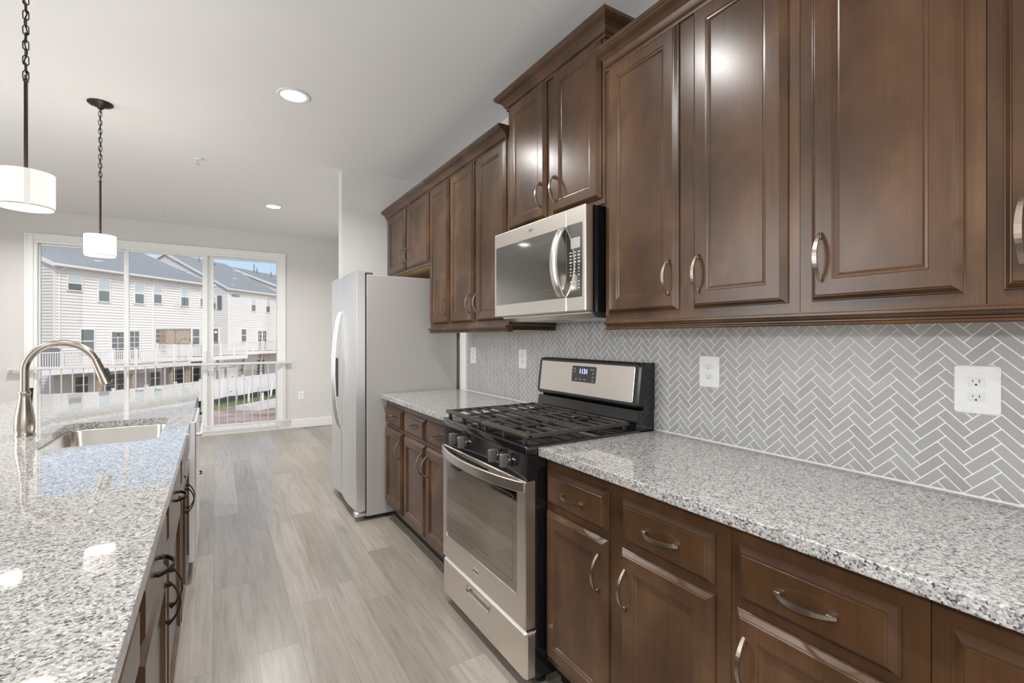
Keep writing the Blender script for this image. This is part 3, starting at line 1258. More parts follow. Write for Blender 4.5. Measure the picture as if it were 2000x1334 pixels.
for r_ in range(12):
    z = .246 - r_ * .0135
    if r_ == 8:
        continue
    for c_ in range(3):
        x = .040 + c_ * .026
        wd_ = .0085 if r_ < 4 else .0045
        hd_ = .0024 if r_ % 2 == 0 else .0034
        rplate(bm, x - wd_, x + wd_, z - hd_, z + hd_, .001, .4154, .4159, 0, 2)
obj('key_marks', bm, 'mark', kp)
bm = new()
N = 24; rings = []
for i in range(N + 1):
    t = i / N
    z = .066 + t * .290
    b_ = .046 * (1 - (2 * t - 1) ** 2) ** .8
    xo = SPL + .006
    ring = [bm.verts.new((xo + dx, .414 + b_ + dy, z)) for dx, dy in ((0, 0), (.042, 0), (.042, .008), (.038, .011), (.004, .011), (0, .008))]
    rings.append(ring)
for A, B in zip(rings, rings[1:]):
    for k in range(6):
        j = (k + 1) % 6
        bm.faces.new((A[k], A[j], B[j], B[k]))
bm.faces.new(rings[0][::-1]); bm.faces.new(rings[-1])
obj('handle', bm, 'steel', md, True)
bm = new()
lathe(bm, [(.011, 0), (.0128, 0), (.0128, .0004), (.011, .0004)], 20, (.395, .4151, .398), Matrix.Rotation(R(-90), 4, 'X') @ Matrix.Scale(1.4, 4, (1, 0, 0)))
for dx in (-.022, -.014, -.005, .004, .013, .021):
    box(bm, .385 + dx - .003, .385 + dx + .003, .415, .4155, .395, .403)
obj('logo', bm, 'logo', md)

# ------------------------------------------------------------------ refrigerator
FY0, FW = 3.502, .862
fr = thing('refrigerator', 'stainless side-by-side refrigerator against the short white wall', 'refrigerator', (0, FY0, 0), WALL_ROT)
bm = new(); box(bm, 0, FW, .03, .745, .03, 1.783, .004)
obj('body', bm, 'fridgeside', fr)
bm = new(); box(bm, .012, FW - .012, .745, .758, .07, 1.775)
obj('gasket', bm, 'fridgegap', fr)


def fdoor(x0, x1):
    bm = new()
    n_ = 10
    pts = [(x0, .758), (x0, .815)]
    for i in range(n_ + 1):
        t = i / n_
        pts.append((x0 + .004 + t * (x1 - x0 - .008), .817 + .012 * (1 - (2 * t - 1) ** 2)))
    pts += [(x1, .815), (x1, .758)]
    prism(bm, pts, .075, 1.806, 'z')
    return obj('door', bm, 'steelv', fr)


SP = .482
fd1 = fdoor(.001, SP - .002)
fd2 = fdoor(SP + .002, FW - .001)
for d_, hx in ((fd1, SP - .036), (fd2, SP + .036)):
    bm = new()
    pts, rr = [], []
    for i in range(25):
        t = i / 24
        z = .60 + t * .93
        pts.append((hx, .824 + .058 * (1 - (2 * t - 1) ** 2) ** .7, z))
        rr.append(.0095)
    tube(bm, pts, rr, 10)
    obj('handle', bm, 'steelv', d_, True)
bm = new(); box(bm, SP + .10, SP + .29, .815, .8325, .84, 1.16, .006)
obj('dispenser', bm, 'blackm', fd2)
bm = new()
lathe(bm, [(0, 0), (.014, 0), (.014, .001), (0, .001)], 20, (.09, .8195, 1.745), Matrix.Rotation(R(-90), 4, 'X'))
obj('logo', bm, 'logo', fd1)
bm = new(); box(bm, .01, FW - .01, .70, .765, .02, .068, .004)
obj('base_grille', bm, 'blackm', fr)
bm = new(); box(bm, .0, .05, .745, .83, .035, .072, .006); box(bm, .004, .03, .75, .80, .060, .078, .003)
obj('hinge', bm, 'chrome', fr, True)
bm = new(); box(bm, .003, .06, .70, .80, 1.783, 1.800, .004)
obj('hinge_cover', bm, 'fridgegap', fr)
for x in (.03, FW - .03):
    for y in (.10, .60):
        bm = new(); cyl(bm, (x - .012, y, .016), (x + .012, y, .016), .0155, n=14); box(bm, x - .01, x + .01, y - .01, y + .01, .016, .032)
        obj('wheel', bm, 'blackm', fr, True)

# ------------------------------------------------------------------ island
IX0, IX1, IY0, IY1 = -2.803, -1.7817, .10, 4.75
SX0, SX1, SY0, SY1 = -2.275, -1.877, 2.405, 3.05
bm = new()
hole = [(a, b) for a, b in rrect(SX0, SX1, SY0, SY1, .055, 6)]
outerp = [(IX0, IY0), (IX1, IY0), (IX1, IY1), (IX0, IY1)]
ve = [bm.verts.new((a, b, CT1)) for a, b in outerp]
vh = [bm.verts.new((a, b, CT1)) for a, b in hole]
ed = []
for lp in (ve, vh):
    for i in range(len(lp)):
        ed.append(bm.edges.new((lp[i], lp[(i + 1) % len(lp)])))
bmesh.ops.triangle_fill(bm, edges=ed, use_beauty=True)
bad = [f for f in bm.faces if all(v in vh for v in f.verts)]
if bad:
    bmesh.ops.delete(bm, geom=bad, context='FACES_ONLY')
r_ = bmesh.ops.extrude_face_region(bm, geom=list(bm.faces))
vs = [g for g in r_['geom'] if isinstance(g, bmesh.types.BMVert)]
bmesh.ops.translate(bm, verts=vs, vec=(0, 0, CT0 - CT1))
o = obj('countertop', bm, 'granite')
tag(o, 'long polished granite island countertop with a cut-out for the sink', 'countertop', 'granite countertops')

sk = thing('sink', 'undermount stainless steel sink set in the island countertop', 'sink', ((SX0 + SX1) / 2, (SY0 + SY1) / 2, CT0))
hx, hy = (SX1 - SX0) / 2, (SY1 - SY0) / 2
bm = new()
lv = [(-.018, .058, -.0015), (.004, .052, -.0015), (.007, .05, -.006), (.012, .05, -.17), (.030, .045, -.195), (.06, .03, -.203)]
rs = []
for ins, rad, z in lv:
    rs.append([bm.verts.new((a, b, z)) for a, b in rrect(-hx + ins, hx - ins, -hy + ins, hy - ins, rad, 8)])
for A, B in zip(rs, rs[1:]):
    for i in range(len(A)):
        j = (i + 1) % len(A)
        bm.faces.new((A[i], A[j], B[j], B[i]))
bm.faces.new(rs[-1])
obj('basin', bm, 'sinksteel', sk, True)
bm = new(); lathe(bm, [(0, -.2035), (.04, -.2035), (.044, -.2015), (.047, -.2022), (.047, -.2045), (0, -.2045)], 24)
obj('drain', bm, 'chrome', sk, True)

# faucet
fa = thing('faucet', 'brushed nickel gooseneck pull-down faucet behind the island sink', 'faucet', (-2.356, 2.78, CT1))
bm = new()
lathe(bm, [(0, 0), (.034, 0), (.034, .004), (.0315, .010), (.0305, .014), (.0325, .03), (.0328, .055), (.0305, .085), (.0255, .115), (.0205, .145), (.0178, .165),
           (.0182, .172), (.0205, .177), (.0205, .182), (.0185, .186), (0, .186)], 32)
obj('base', bm, 'nickel', fa, True)
bm = new()
cx_, cz_, ra = .117, .272, .117
pts = [(0, 0, .18), (0, 0, .21), (0, 0, .24)]
for i in range(25):
    a = R(180 - i * (160 / 24))
    pts.append((cx_ + ra * math.cos(a), 0, cz_ + ra * math.sin(a)))
tube(bm, pts, .0138, 18)
obj('spout', bm, 'nickel', fa, True)
ex_, ez_ = cx_ + ra * math.cos(R(20)), cz_ + ra * math.sin(R(20))
dirv = Vector((math.sin(R(20)), 0, -math.cos(R(20))))
mt = Vector((0, 0, 1)).rotation_difference(dirv).to_matrix().to_4x4()
bm = new()
lathe(bm, [(0, -.004), (.0155, -.004), (.0165, .0), (.0158, .006), (.0162, .012), (.0175, .03), (.0195, .07), (.0225, .105), (.0225, .113), (.018, .116), (0, .116)],
      28, (ex_, 0, ez_), mt)
hd = obj('spray_head', bm, 'nickel', fa, True)
bm = new()
c0 = Vector((ex_, 0, ez_)) + dirv * .075 + Vector((math.cos(R(20)), 0, math.sin(R(20)))) * .019
rb = Matrix.Translation(c0) @ mt
bm2 = new()
box(bm2, -.0085, .0085, -.010, .010, -.028, .028, .004)
bmesh.ops.transform(bm2, matrix=rb, verts=bm2.verts)
obj('spray_button', bm2, 'blackm', hd, True)
bm.free()
bm = new()
lathe(bm, [(0, .02), (.0135, .02), (.0145, .038), (.011, .050), (0, .052)], 20, (0, 0, .085), Matrix.Rotation(R(-90), 4, 'X') @ Matrix.Rotation(R(20), 4, 'Z'))
lever = obj('lever', bm, 'nickel', fa, True)
bm = new(); tube(bm, [(0, .046, .085), (.002, .058, .11), (.004, .062, .15), (.005, .064, .195)], [.0075, .0065, .006, .0065], 10)
obj('lever_arm', bm, 'bronze', lever, True)['label'] = 'dark upright lever arm'

# island cabinets (face +x)
IFX = -1.795
ICD = .575


def isl_cab(y0, y1, label, doors, drawers, **k):
    return base_cab(y0, y1, label, doors, drawers, ICD - .02, ICD, R(-90), IFX - ICD, 'bronze', **k)


isl_cab(.12, 1.1645, 'dark island cabinet nearest the camera with its drawer edge at the bottom left', [(.66, 1.145, 'hi'), (.15, .64, 'lo')], [(.66, 1.145), (.15, .64)])
isl_cab(1.165, 1.7345, 'dark island cabinet with drawer and door pulls closest to the camera', [(1.19, 1.715, 'hi')], [(1.19, 1.715)])
isl_cab(1.735, 2.3745, 'dark island cabinet between the nearest pulls and the sink base', [(1.757, 2.355, 'lo')], [(1.757, 2.355)])
isl_cab(2.375, 3.0995, 'dark two-door sink base cabinet under the island sink', [(2.395, 2.733, 'hi'), (2.742, 3.08, 'lo')], [(2.395, 3.08)], false_front=True, hollow=True)
isl_cab(3.711, 4.69, 'dark three-drawer island cabinet at the far end beyond the dishwasher', [], [], stack=(3.735, 4.67, [(.700, .835), (.552, .684), (.130, .536)]))
bm = new(); box(bm, IX0 + .30, IFX - ICD - .001, .12, 4.69, 0, CT0 - .001)
tag(obj('island_back_panel', bm, 'cab'), 'dark wooden panel closing the back of the island', 'panel')
dw = thing('dishwasher', 'stainless dishwasher built into the island beside the sink base', 'dishwasher', (IFX - ICD, 3.7105, 0), R(-90))
bm = new(); box(bm, .002, .608, .01, .54, .10, .870)
obj('tub', bm, 'blackm', dw)
bm = new(); box(bm, .002, .608, .545, .605, .112, .872, .006)
dd = obj('door', bm, 'steelv', dw)
bm = new(); tube(bm, [(.06, .604, .79), (.06, .624, .79), (.55, .624, .79), (.55, .604, .79)], .009, 10)
obj('handle', bm, 'steelv', dd, True)
bm = new()
for i in range(9):
    cyl(bm, (.07 + i * .012, .59, .8715), (.07 + i * .012, .59, .8725), .003, n=8)
obj('buttons', bm, 'mark', dd)
bm = new(); box(bm, .01, .60, .05, .50, 0, .1)
obj('kick_plate', bm, 'blackm', dw)


# ------------------------------------------------------------------ pendants
def pendant(x, y, zb, label, seam=False):
    """zb = bottom of the shade"""
    t = thing('pendant_light', label, 'pendant lamp', (x, y, CEIL), 0, 'island pendants')
    z0 = zb - CEIL
    SH = .128
    r = .0805
    bm = new()
    lathe(bm, [(0, -.001), (.065, -.001), (.066, -.006), (.060, -.012), (.035, -.020), (.018, -.030), (.012, -.040), (0, -.042)], 32)
    ca = obj('canopy', bm, 'bronze', t, True)
    for s in (-1, 1):
        bm = new(); lathe(bm, [(0, -.018), (.005, -.018), (.005, -.021), (0, -.022)], 10, (s * .042, 0, 0))
        obj('screw', bm, 'bronze', ca, True)
    zs = z0 + SH            # top of shade
    rod_top = zs + .342
    ch_top, ch_bot = -.042, rod_top + .018
    bm = new()
    n_ = max(4, round((ch_top - ch_bot) / .0275))
    pitch = (ch_top - ch_bot) / n_
    for i in range(n_ + 1):
        zc = ch_top - i * pitch
        lk = []
        for k in range(16):
            a = 2 * PI * k / 16
            u, v = .0082 * math.cos(a), .0098 * math.sin(a) + (.0085 if math.sin(a) > 0 else -.0085)
            lk.append((u, 0, zc + v) if i % 2 else (0, u, zc + v))
        tube(bm, lk, .0019, 6, True)
    obj('chain', bm, 'bronze', t, True)
    bm = new()
    pts = []
    for i in range(40):
        q = i / 39
        pts.append((.004 * math.sin(q * 40), .004 * math.cos(q * 40), ch_top + (ch_bot - ch_top) * q))
    tube(bm, pts, .0022, 6)
    obj('cord', bm, 'bronze', t, True)
    bm = new()
    lathe(bm, [(0, rod_top + .004), (.0085, rod_top + .004), (.0085, rod_top - .004), (.0062, rod_top - .006), (.0062, zs + .012), (.012, zs + .008), (.018, zs + .003), (.018, zs), (0, zs)], 20)
    lk = [(0, .009 * math.cos(2 * PI * k / 14), rod_top + .010 + .009 * math.sin(2 * PI * k / 14)) for k in range(14)]
    tube(bm, lk, .002, 6, True)
    obj('rod', bm, 'bronze', t, True)
    bm = new()
    lathe(bm, [(r, zs), (r, z0), (r - .002, z0), (r - .002, zs)], 48)
    # lathe() caps the ends: keep only the tube wall
    bmesh.ops.delete(bm, geom=[f for f in bm.faces if len(f.verts) > 4], context='FACES_ONLY')
    sh = obj('shade', bm, 'fabric', t, True)
    bm = new()
    lathe(bm, [(r + .0008, z0 + .003), (r + .0008, z0 - .0015), (r - .004, z0 - .0015), (r - .004, z0 + .003)], 48)
    bmesh.ops.delete(bm, geom=[f for f in bm.faces if len(f.verts) > 4], context='FACES_ONLY')
    obj('shade_rim', bm, 'rim', sh, True)
    bm = new()
    for a in (0, 120, 240):
        cyl(bm, (0, 0, zs - .003), ((r - .002) * math.cos(R(a)), (r - .002) * math.sin(R(a)), zs - .003), .002, n=6)
    obj('spider', bm, 'trim', sh)
    bm = new(); lathe(bm, [(0, z0 + .010), (r - .003, z0 + .010), (r - .003, z0 + .013), (0, z0 + .013)], 40)
    obj('diffuser', bm, 'diffuser', sh)
    if seam:
        bm = new()
        a0 = R(-74)
        P0 = [[], []]
        for i in range(5):
            a = a0 + (i - 2) * R(2.8)
            for q, z in enumerate((z0, zs)):
                P0[q].append(bm.verts.new(((r + .0012) * math.cos(a), (r + .0012) * math.sin(a), z)))
        for i in range(4):
            bm.faces.new((P0[0][i], P0[0][i + 1], P0[1][i + 1], P0[1][i]))
        obj('seam', bm, 'seam', sh, True)['label'] = 'grey vertical seam'
    ld = bpy.data.lights.new('pendant_bulb', 'AREA')
    ld.shape = 'DISK'
    ld.size = .14
    ld.energy = 1.3
    ld.color = (1, .94, .85)
    lo = bpy.data.objects.new('pendant_bulb', ld)
    COL.objects.link(lo)
    lo.location = (x, y, zb + .008)
    ld2 = bpy.data.lights.new('pendant_bulb_up', 'POINT')
    ld2.energy = 4
    ld2.color = (1, .94, .86)
    ld2.shadow_soft_size = .04
    lo2 = bpy.data.objects.new('pendant_bulb_up', ld2)
    COL.objects.link(lo2)
    lo2.location = (x, y, zb + SH * .6)
    return t


pendant(-2.272, 2.45, 1.806, 'nearer bronze pendant with lit white drum shade cut by the left edge', True)
pendant(-2.297, 3.95, 1.843, 'farther small bronze pendant with lit white drum shade in front of the door')


# ------------------------------------------------------------------ recessed lights
def downlight(x, y, label, energy):
    t = thing('recessed_light', label, 'ceiling light', (x, y, CEIL), 0, 'recessed ceiling lights')
    bm = new()
    lathe(bm, [(.072, -.0005), (.093, -.0005), (.095, -.003), (.092, -.006), (.076, -.0075), (.072, -.006)], 36)
    bmesh.ops.delete(bm, geom=[f for f in bm.faces if len(f.verts) > 4], context='FACES_ONLY')
    obj('trim_ring', bm, 'ceiling', t, True)
    bm = new(); lathe(bm, [(0, -.0045), (.0725, -.0045), (.0725, -.001), (0, -.001)], 36)
    obj('lens', bm, 'led', t)
    d = bpy.data.lights.new('downlight_lamp', 'AREA')
    d.shape = 'DISK'; d.size = .14; d.energy = energy; d.color = (1, .985, .965); d.spread = R(150)
    o = bpy.data.objects.new('downlight_lamp', d)
    COL.objects.link(o); o.location = (x, y, CEIL - .012)


EN = 21
downlight(-1.27, 3.20, 'lit round recessed light in the middle of the ceiling, larger of the two shown', EN)
downlight(-1.12, 6.03, 'lit round recessed light near the far wall, smaller of the two shown', EN * 1.2)
downlight(-1.27, 1.60, 'recessed light over the aisle above the range, mirrored in the cabinets', EN * .5)
downlight(-3.34, 6.40, 'recessed light by the sliding door mirrored in the island top', EN * 1.2)
downlight(-1.27, -.10, 'recessed light over the aisle behind the camera', EN)
downlight(-3.6, .5, 'added unseen recessed light behind the camera on the dining side', EN)  # unseen lamp, added to brighten the room
downlight(-3.6, 3.4, 'added unseen recessed light left of the island', EN * 1.3)  # also added out of view, lifts the light on the left


def sprinkler(x, y, label):
    t = thing('sprinkler_head', label, 'sprinkler', (x, y, CEIL), 0, 'ceiling sprinklers')
    bm = new(); lathe(bm, [(0, -.0005), (.034, -.0005), (.036, -.003), (.02, -.008), (0, -.010)], 28)
    obj('escutcheon', bm, 'ceiling', t, True)
    bm = new()
    cyl(bm, (0, 0, -.008), (0, 0, -.024), .008, n=12)
    for s in (-1, 1):
        tube(bm, [(s * .007, 0, -.024), (s * .012, 0, -.036), (s * .004, 0, -.050)], .0022, 6)
    cyl(bm, (0, 0, -.026), (0, 0, -.050), .0025, n=8)
    obj('frame', bm, 'chrome', t, True)
    bm = new(); lathe(bm, [(0, -.052), (.013, -.052), (.013, -.0505), (0, -.0505)], 18)
    obj('deflector', bm, 'chrome', t)


sprinkler(-1.80, 4.74, 'small white fire sprinkler in the middle of the ceiling')
sprinkler(-2.19, 7.02, 'tiny fire sprinkler close to the far wall, left of the far recessed light')

# floor register by the far wall
fv = thing('floor_vent', 'slim floor register in the planks by the far wall outlet', 'vent', (-.44, FAR_Y - .10, 0))
bm = new(); box(bm, -.16, .16, -.03, .03, 0, .004, .001)
obj('frame', bm, simple('register_tan', (.42, .38, .33), .5), fv)
bm = new()
for i in range(14):
    box(bm, -.14 + i * .02, -.128 + i * .02, -.022, .022, .0035, .0046)
obj('slots', bm, 'slot', fv)

# ------------------------------------------------------------------ outside
# row of houses seen through the glass: a = along the row, p = away from our house, both in metres
TV = Vector((.66958, .74274, 0)); NV = Vector((-.74274, .66958, 0)); EROT = R(47.966)
CAMXY = Vector((-1.6746, 0, 0))


def E(a, p, z=0):
    return tuple(CAMXY + TV * a + NV * p + Vector((0, 0, z)))


GRD = -3.5
bm = new(); box(bm, -60, 120, -14, 110, -.4, 0)
g = obj('ground', bm, 'ground', None, False, E(0, 24, GRD), EROT); g['kind'] = 'structure'


def siding(bm, x0f, x1f, z0, z1, y, axis='x', out=-1, step=.2):
    """lapped courses facing -y (axis x) or facing -x (axis y: courses run along y)"""
    n_ = int(math.ceil((z1 - z0) / step))
    for i in range(n_):
        za, zb = z0 + i * step, min(z1, z0 + (i + 1) * step)
        a0, a1, b0, b1 = x0f(za), x1f(za), x0f(zb), x1f(zb)
        if a1 - a0 < .02:
            continue
        lip = .05
        if axis == 'x':
            P_ = [(a0, y - lip, za), (a1, y - lip, za), (b1, y, zb), (b0, y, zb), (a0, y, za), (a1, y, za)]
        else:
            P_ = [(y - lip, a0, za), (y - lip, a1, za), (y, b1, zb), (y, b0, zb), (y, a0, za), (y, a1, za)]
        v = [bm.verts.new(q) for q in P_]
        bm.faces.new((v[0], v[1], v[2], v[3]))
        bm.faces.new((v[4], v[5], v[1], v[0]))


def ext_window(parent, x0, x1, z0, z1, kind='double', y=0., blind=True, name='window'):
    fw = .07
    y = y - .06
    bm = new()
    box(bm, x0 - fw, x1 + fw, y - .06, y + .02, z0 - fw, z0)
    box(bm, x0 - fw, x1 + fw, y - .06, y + .02, z1, z1 + fw)
    box(bm, x0 - fw, x0, y - .06, y + .02, z0, z1)
    box(bm, x1, x1 + fw, y - .06, y + .02, z0, z1)
    zm = (z0 + z1) / 2
    if kind == 'double':
        box(bm, x0, x1, y - .055, y + .02, zm - .035, zm + .035)
    elif kind == 'grid':
        for i in range(1, 5):
            zz = z0 + (z1 - z0) * i / 5
            box(bm, x0, x1, y - .045, y, zz - .018, zz + .018)
        xm = (x0 + x1) / 2
        box(bm, xm - .018, xm + .018, y - .045, y, z0, z1)
    w_ = obj(name, bm, 'extrim', parent)
    bm = new(); box(bm, x0, x1, y - .035, y - .03, z0, z1)
    obj('pane', bm, 'expane', w_)
    if blind and kind == 'double':
        bm = new(); box(bm, x0 + .01, x1 - .01, y - .04, y - .036, zm + .03, z1)
        obj('blind', bm, 'blind', w_)
    return w_


PITCH = .40


def house(a0, a1, p, eave, depth, label, base=GRD, PITCH=.40):
    w_ = a1 - a0
    h = thing('town_house', label, 'house', E(a0, p, 0), EROT, 'cream town houses outside')
    half = depth / 2
    bm = new()
    box(bm, .03, w_ - .03, .03, depth, base, eave)
    rise = half * PITCH
    prism(bm, [(.03, eave), (depth, eave), (half, eave + rise - .03)], .03, w_ - .03, 'x')
    siding(bm, lambda z: 0, lambda z: w_, base, eave, 0, 'x')
    zr = eave + rise

    def y0(z):
        return 0 if z <= eave else (z - eave) / PITCH

    def y1(z):
        return depth if z <= eave else depth - (z - eave) / PITCH
    siding(bm, y0, y1, base, zr, 0, 'y')
    obj('wall', bm, 'siding', h)
    bm = new()
    box(bm, -.045, .07, -.045, .07, base, eave)
    box(bm, w_ - .07, w_ + .045, -.045, .07, base, eave)
    obj('corner_trim', bm, 'extrim', h)
    ov, th = .32, .14
    e0 = (-ov, eave - ov * PITCH)
    bm = new()
    prism(bm, [(e0[0], e0[1]), (half, zr), (depth + ov, eave - ov * PITCH), (depth + ov, eave - ov * PITCH + th), (half, zr + th), (e0[0], e0[1] + th)], -.22, w_ + .12, 'x')
    obj('roof', bm, 'shingle', h)
    for xx in (-.26, w_ + .12):
        bm = new()
        prism(bm, [(e0[0] - .03, e0[1] - .10), (half, zr - .10), (depth + ov, e0[1] - .10), (depth + ov, e0[1] + th + .02), (half, zr + th + .02), (e0[0] - .03, e0[1] + th + .02)], xx, xx + .04, 'x')
        obj('rake_board', bm, 'extrim', h)
    bm = new()
    box(bm, -.26, w_ + .16, -ov - .12, -ov, e0[1] - .03, e0[1] + .12, .02)
    obj('gutter', bm, 'extrim', h)
    bm = new()
    box(bm, -.2, w_ + .1, -ov, .03, e0[1] - .05, e0[1] - .03)
    obj('soffit', bm, 'extrim', h)
    return h


hA = house(24.8, 37.35, 34.2, 6.05, 19, 'long cream town house with grey roof filling the left and middle door panes')


def wA(u0, u1, z0, z1, kind='double', blind=True, nm='window'):
    return ext_window(hA, u0 - 24.8, u1 - 24.8, z0, z1, kind, 0, blind, nm)


wA(25.58, 26.40, 4.46, 5.36)
wA(27.52, 28.25, 3.86, 5.38)
wA(30.16, 30.86, 3.90, 5.36)
wA(31.70, 32.36, 4.02, 5.45)
wA(34.17, 34.90, 3.98, 5.44)
wA(36.12, 36.82, 4.05, 5.46)
wA(26.38, 27.2, .30, 1.86, blind=False)
wA(28.42, 29.30, -.25, 1.72, 'grid', nm='patio_door')
wA(29.75, 30.48, -.25, 1.78, 'grid', nm='patio_door')
wA(31.85, 32.75, .15, 1.98, 'grid', nm='patio_door')
wA(35.30, 36.00, .70, 2.05, blind=False)
for u0, u1, k in ((26.0, 26.8, 'double'), (28.0, 29.6, 'grid'), (31.4, 32.2, 'double'), (33.0, 34.4, 'grid'), (35.2, 36.0, 'double')):
    wA(u0, u1, -3.2 if k == 'grid' else -2.4, -1.3, k, False, 'basement_door' if k == 'grid' else 'basement_window')
bm = new()
for x in (.30, 6.65):
    tube(bm, [(x + .25, -.38, 5.95), (x, -.05, 5.6), (x, -.05, -3.3)], .045, 8)
    break
obj('downspout', bm, 'extrim', hA)
bm = new(); tube(bm, [(6.87, -.38, 5.95), (6.87, -.05, 5.6), (6.87, -.05, -3.3)], .045, 8)
obj('downspout', bm, 'extrim', hA)
bm = new(); box(bm, 4.02, 4.16, -.16, -.02, 1.45, 1.65, .02)
obj('porch_light', bm, 'blackm', hA)
bm = new(); box(bm, 7.2, 7.7, 5.3, 5.6, 6.05 + 5.3 * PITCH + .12, 6.05 + 5.45 * PITCH + .32)
obj('roof_vent', bm, 'grillcover', hA)

PB = .51
hB = house(44.9, 53.2, 39.0, 6.60, 15.4, 'cream town house with navy shutter in the right door pane', PITCH=PB)


def wB(u0, u1, z0, z1, kind='double', blind=True, nm='window'):
    return ext_window(hB, u0 - 44.9, u1 - 44.9, z0, z1, kind, 0, blind, nm)


wB(48.30, 48.95, 4.36, 5.80)
wB(50.72, 51.36, 4.36, 5.78)
wB(46.75, 47.45, .9, 2.24, blind=False)
wB(49.35, 49.95, -.10, 2.1, 'grid', nm='patio_door')
wB(50.15, 50.75, -.10, 2.1, 'grid', nm='patio_door')
wB(46.6, 47.3, -2.4, -1.4, blind=False)
wB(49.2, 50.4, -3.2, -1.3, 'grid', nm='basement_door')
# openings on the left end wall: sit on x=0 plane, facing -x
bm = new(); box(bm, -.12, .02, 1.35, 1.85, 4.35, 5.75)
wnd = obj('window', bm, 'extrim', hB)
bm = new(); box(bm, -.125, -.12, 1.4, 1.8, 4.42, 5.0); obj('pane', bm, 'expane', wnd)
bm = new(); box(bm, -.125, -.12, 1.4, 1.8, 5.08, 5.70); obj('blind', bm, 'blind', wnd)
bm = new(); box(bm, -.12, .0, .72, 1.2, 4.30, 5.8); obj('shutter', bm, 'shutter', hB)
bm = new(); box(bm, -.12, .02, 1.0, 2.0, -.2, 2.35); dr_ = obj('side_door', bm, 'extrim', hB)
bm = new(); box(bm, -.126, -.12, 1.12, 1.95, -.1, 2.25); obj('pane', bm, 'shutter', dr_)
bm = new(); tube(bm, [(.25, -.38, 6.5), (.02, -.06, 6.2), (.02, -.06, -3.3)], .045, 8)
obj('downspout', bm, 'extrim', hB)
bm = new(); box(bm, .5, 1.55, -.10, -.02, 5.78, 5.98)
obj('vent_strip', bm, 'grillcover', hB)
bm = new(); box(bm, 4.6, 5.3, 6.3, 6.6, 6.60 + 6.3 * PB + .12, 6.60 + 6.45 * PB + .30)
obj('roof_vent', bm, 'grillcover', hB)
bm = new(); cyl(bm, (3.2, 6.6, 6.60 + 6.6 * PB), (3.2, 6.6, 6.60 + 6.6 * PB + .8), .05, n=8)
obj('vent_pipe', bm, 'grillcover', hB)
PC = .36
hC = house(53.45, 66, 37.6, 7.05, 18.2, 'farther cream town house whose gable rises behind the right door pane', PITCH=PC)
for x, y, hgt in ((3.2, 7.2, .9), (3.9, 8.2, 1.2), (5.2, 6.6, .9)):
    bm = new(); cyl(bm, (x, y, 7.05 + y * PC), (x, y, 7.05 + y * PC + hgt), .06, n=8)
    obj('vent_pipe', bm, 'grillcover', hC)


# decks
def deck(a0, a1, p0, p1, zf, label, posts_a, left_side=False, fascia=.32, side_posts=True):
    """floor top at zf, front edge at p0, against the house at p1"""
    w_, dp = a1 - a0, p1 - p0
    t = thing('deck', label, 'deck', E(a0, p0, zf), EROT, 'raised white decks outside')
    bm = new(); box(bm, 0, w_, .03, dp, -.06, 0)
    obj('floor', bm, 'deckwood', t)
    bm = new(); box(bm, -.03, w_ + .03, 0, .03, -fascia, .0); box(bm, -.03, 0, .03, dp, -fascia, 0); box(bm, w_, w_ + .03, .03, dp, -fascia, 0)
    obj('fascia', bm, 'deckvinyl', t)
    bm = new()
    for j in range(int(w_ / .8)):
        box(bm, .3 + j * .8, .35 + j * .8, .05, dp - .05, -.28, -.06)
    obj('joists', bm, 'deckwood', t)
    bm = new(); box(bm, 0, w_, .05, .11, .93, 1.0, .01); obj('top_rail', bm, 'deckvinyl', t)
    bm = new(); box(bm, 0, w_, .06, .10, .10, .15); obj('bottom_rail', bm, 'deckvinyl', t)
    for pa in posts_a:
        bm = new(); box(bm, pa - a0 - .06, pa - a0 + .06, .02, .14, 0, 1.06); box(bm, pa - a0 - .08, pa - a0 + .08, 0, .16, 1.06, 1.10, .01)
        obj('rail_post', bm, 'deckvinyl', t)
    nb_ = min(96, int(w_ / .125))
    me = None
    for i in range(nb_):
        x = (i + .5) * w_ / nb_
        if me is None:
            bm = new(); box(bm, -.018, .018, .062, .098, .14, .94)
            o_ = obj('baluster', bm, 'deckvinyl', t, loc=(x, 0, 0)); me = o_.data
        else:
            o_ = bpy.data.objects.new('baluster', me); COL.objects.link(o_); o_.parent = t; o_.location = (x, 0, 0)
    for pa in posts_a[::2] + [posts_a[-1]]:
        bm = new(); box(bm, pa - a0 - .08, pa - a0 + .08, .25, .41, GRD - zf, -.06)
        obj('support_post', bm, 'deckwood', t)
    if left_side:
        bm = new(); box(bm, .05, .11, .11, dp, .93, 1.0, .01); obj('side_top_rail', bm, 'deckvinyl', t)
        bm = new(); box(bm, .06, .10, .11, dp, .10, .15); obj('side_bottom_rail', bm, 'deckvinyl', t)
        ns = int(dp / .125)
        for i in range(ns):
            o_ = bpy.data.objects.new('baluster', me); COL.objects.link(o_); o_.parent = t
            o_.location = (.08 + .08, (i + .7) * dp / ns, 0); o_.rotation_euler = (0, 0, R(90))
        for q in (.5, 1.0):
            y = min(dp * q, dp - .08)
            bm = new(); box(bm, .02, .14, y - .06, y + .06, 0, 1.06)
            obj('rail_post', bm, 'deckvinyl', t)
    return t


deck(20.6, 31.80, 30.9, 34.14, -.52, 'lower long white railed deck left of the lattice screen', [20.7, 22.91, 25.2, 25.9, 27.45, 28.95, 30.42, 31.72])
deck(31.88, 37.86, 30.9, 34.14, -.21, 'upper white railed deck beyond the lattice screen', [31.95, 33.5, 34.85, 36.33, 37.80], True)
deck(44.0, 53.0, 36.0, 38.94, -.13, 'farthest white deck on the shuttered house', [44.1, 45.0, 46.6, 48.2, 50.0, 51.8, 52.9])
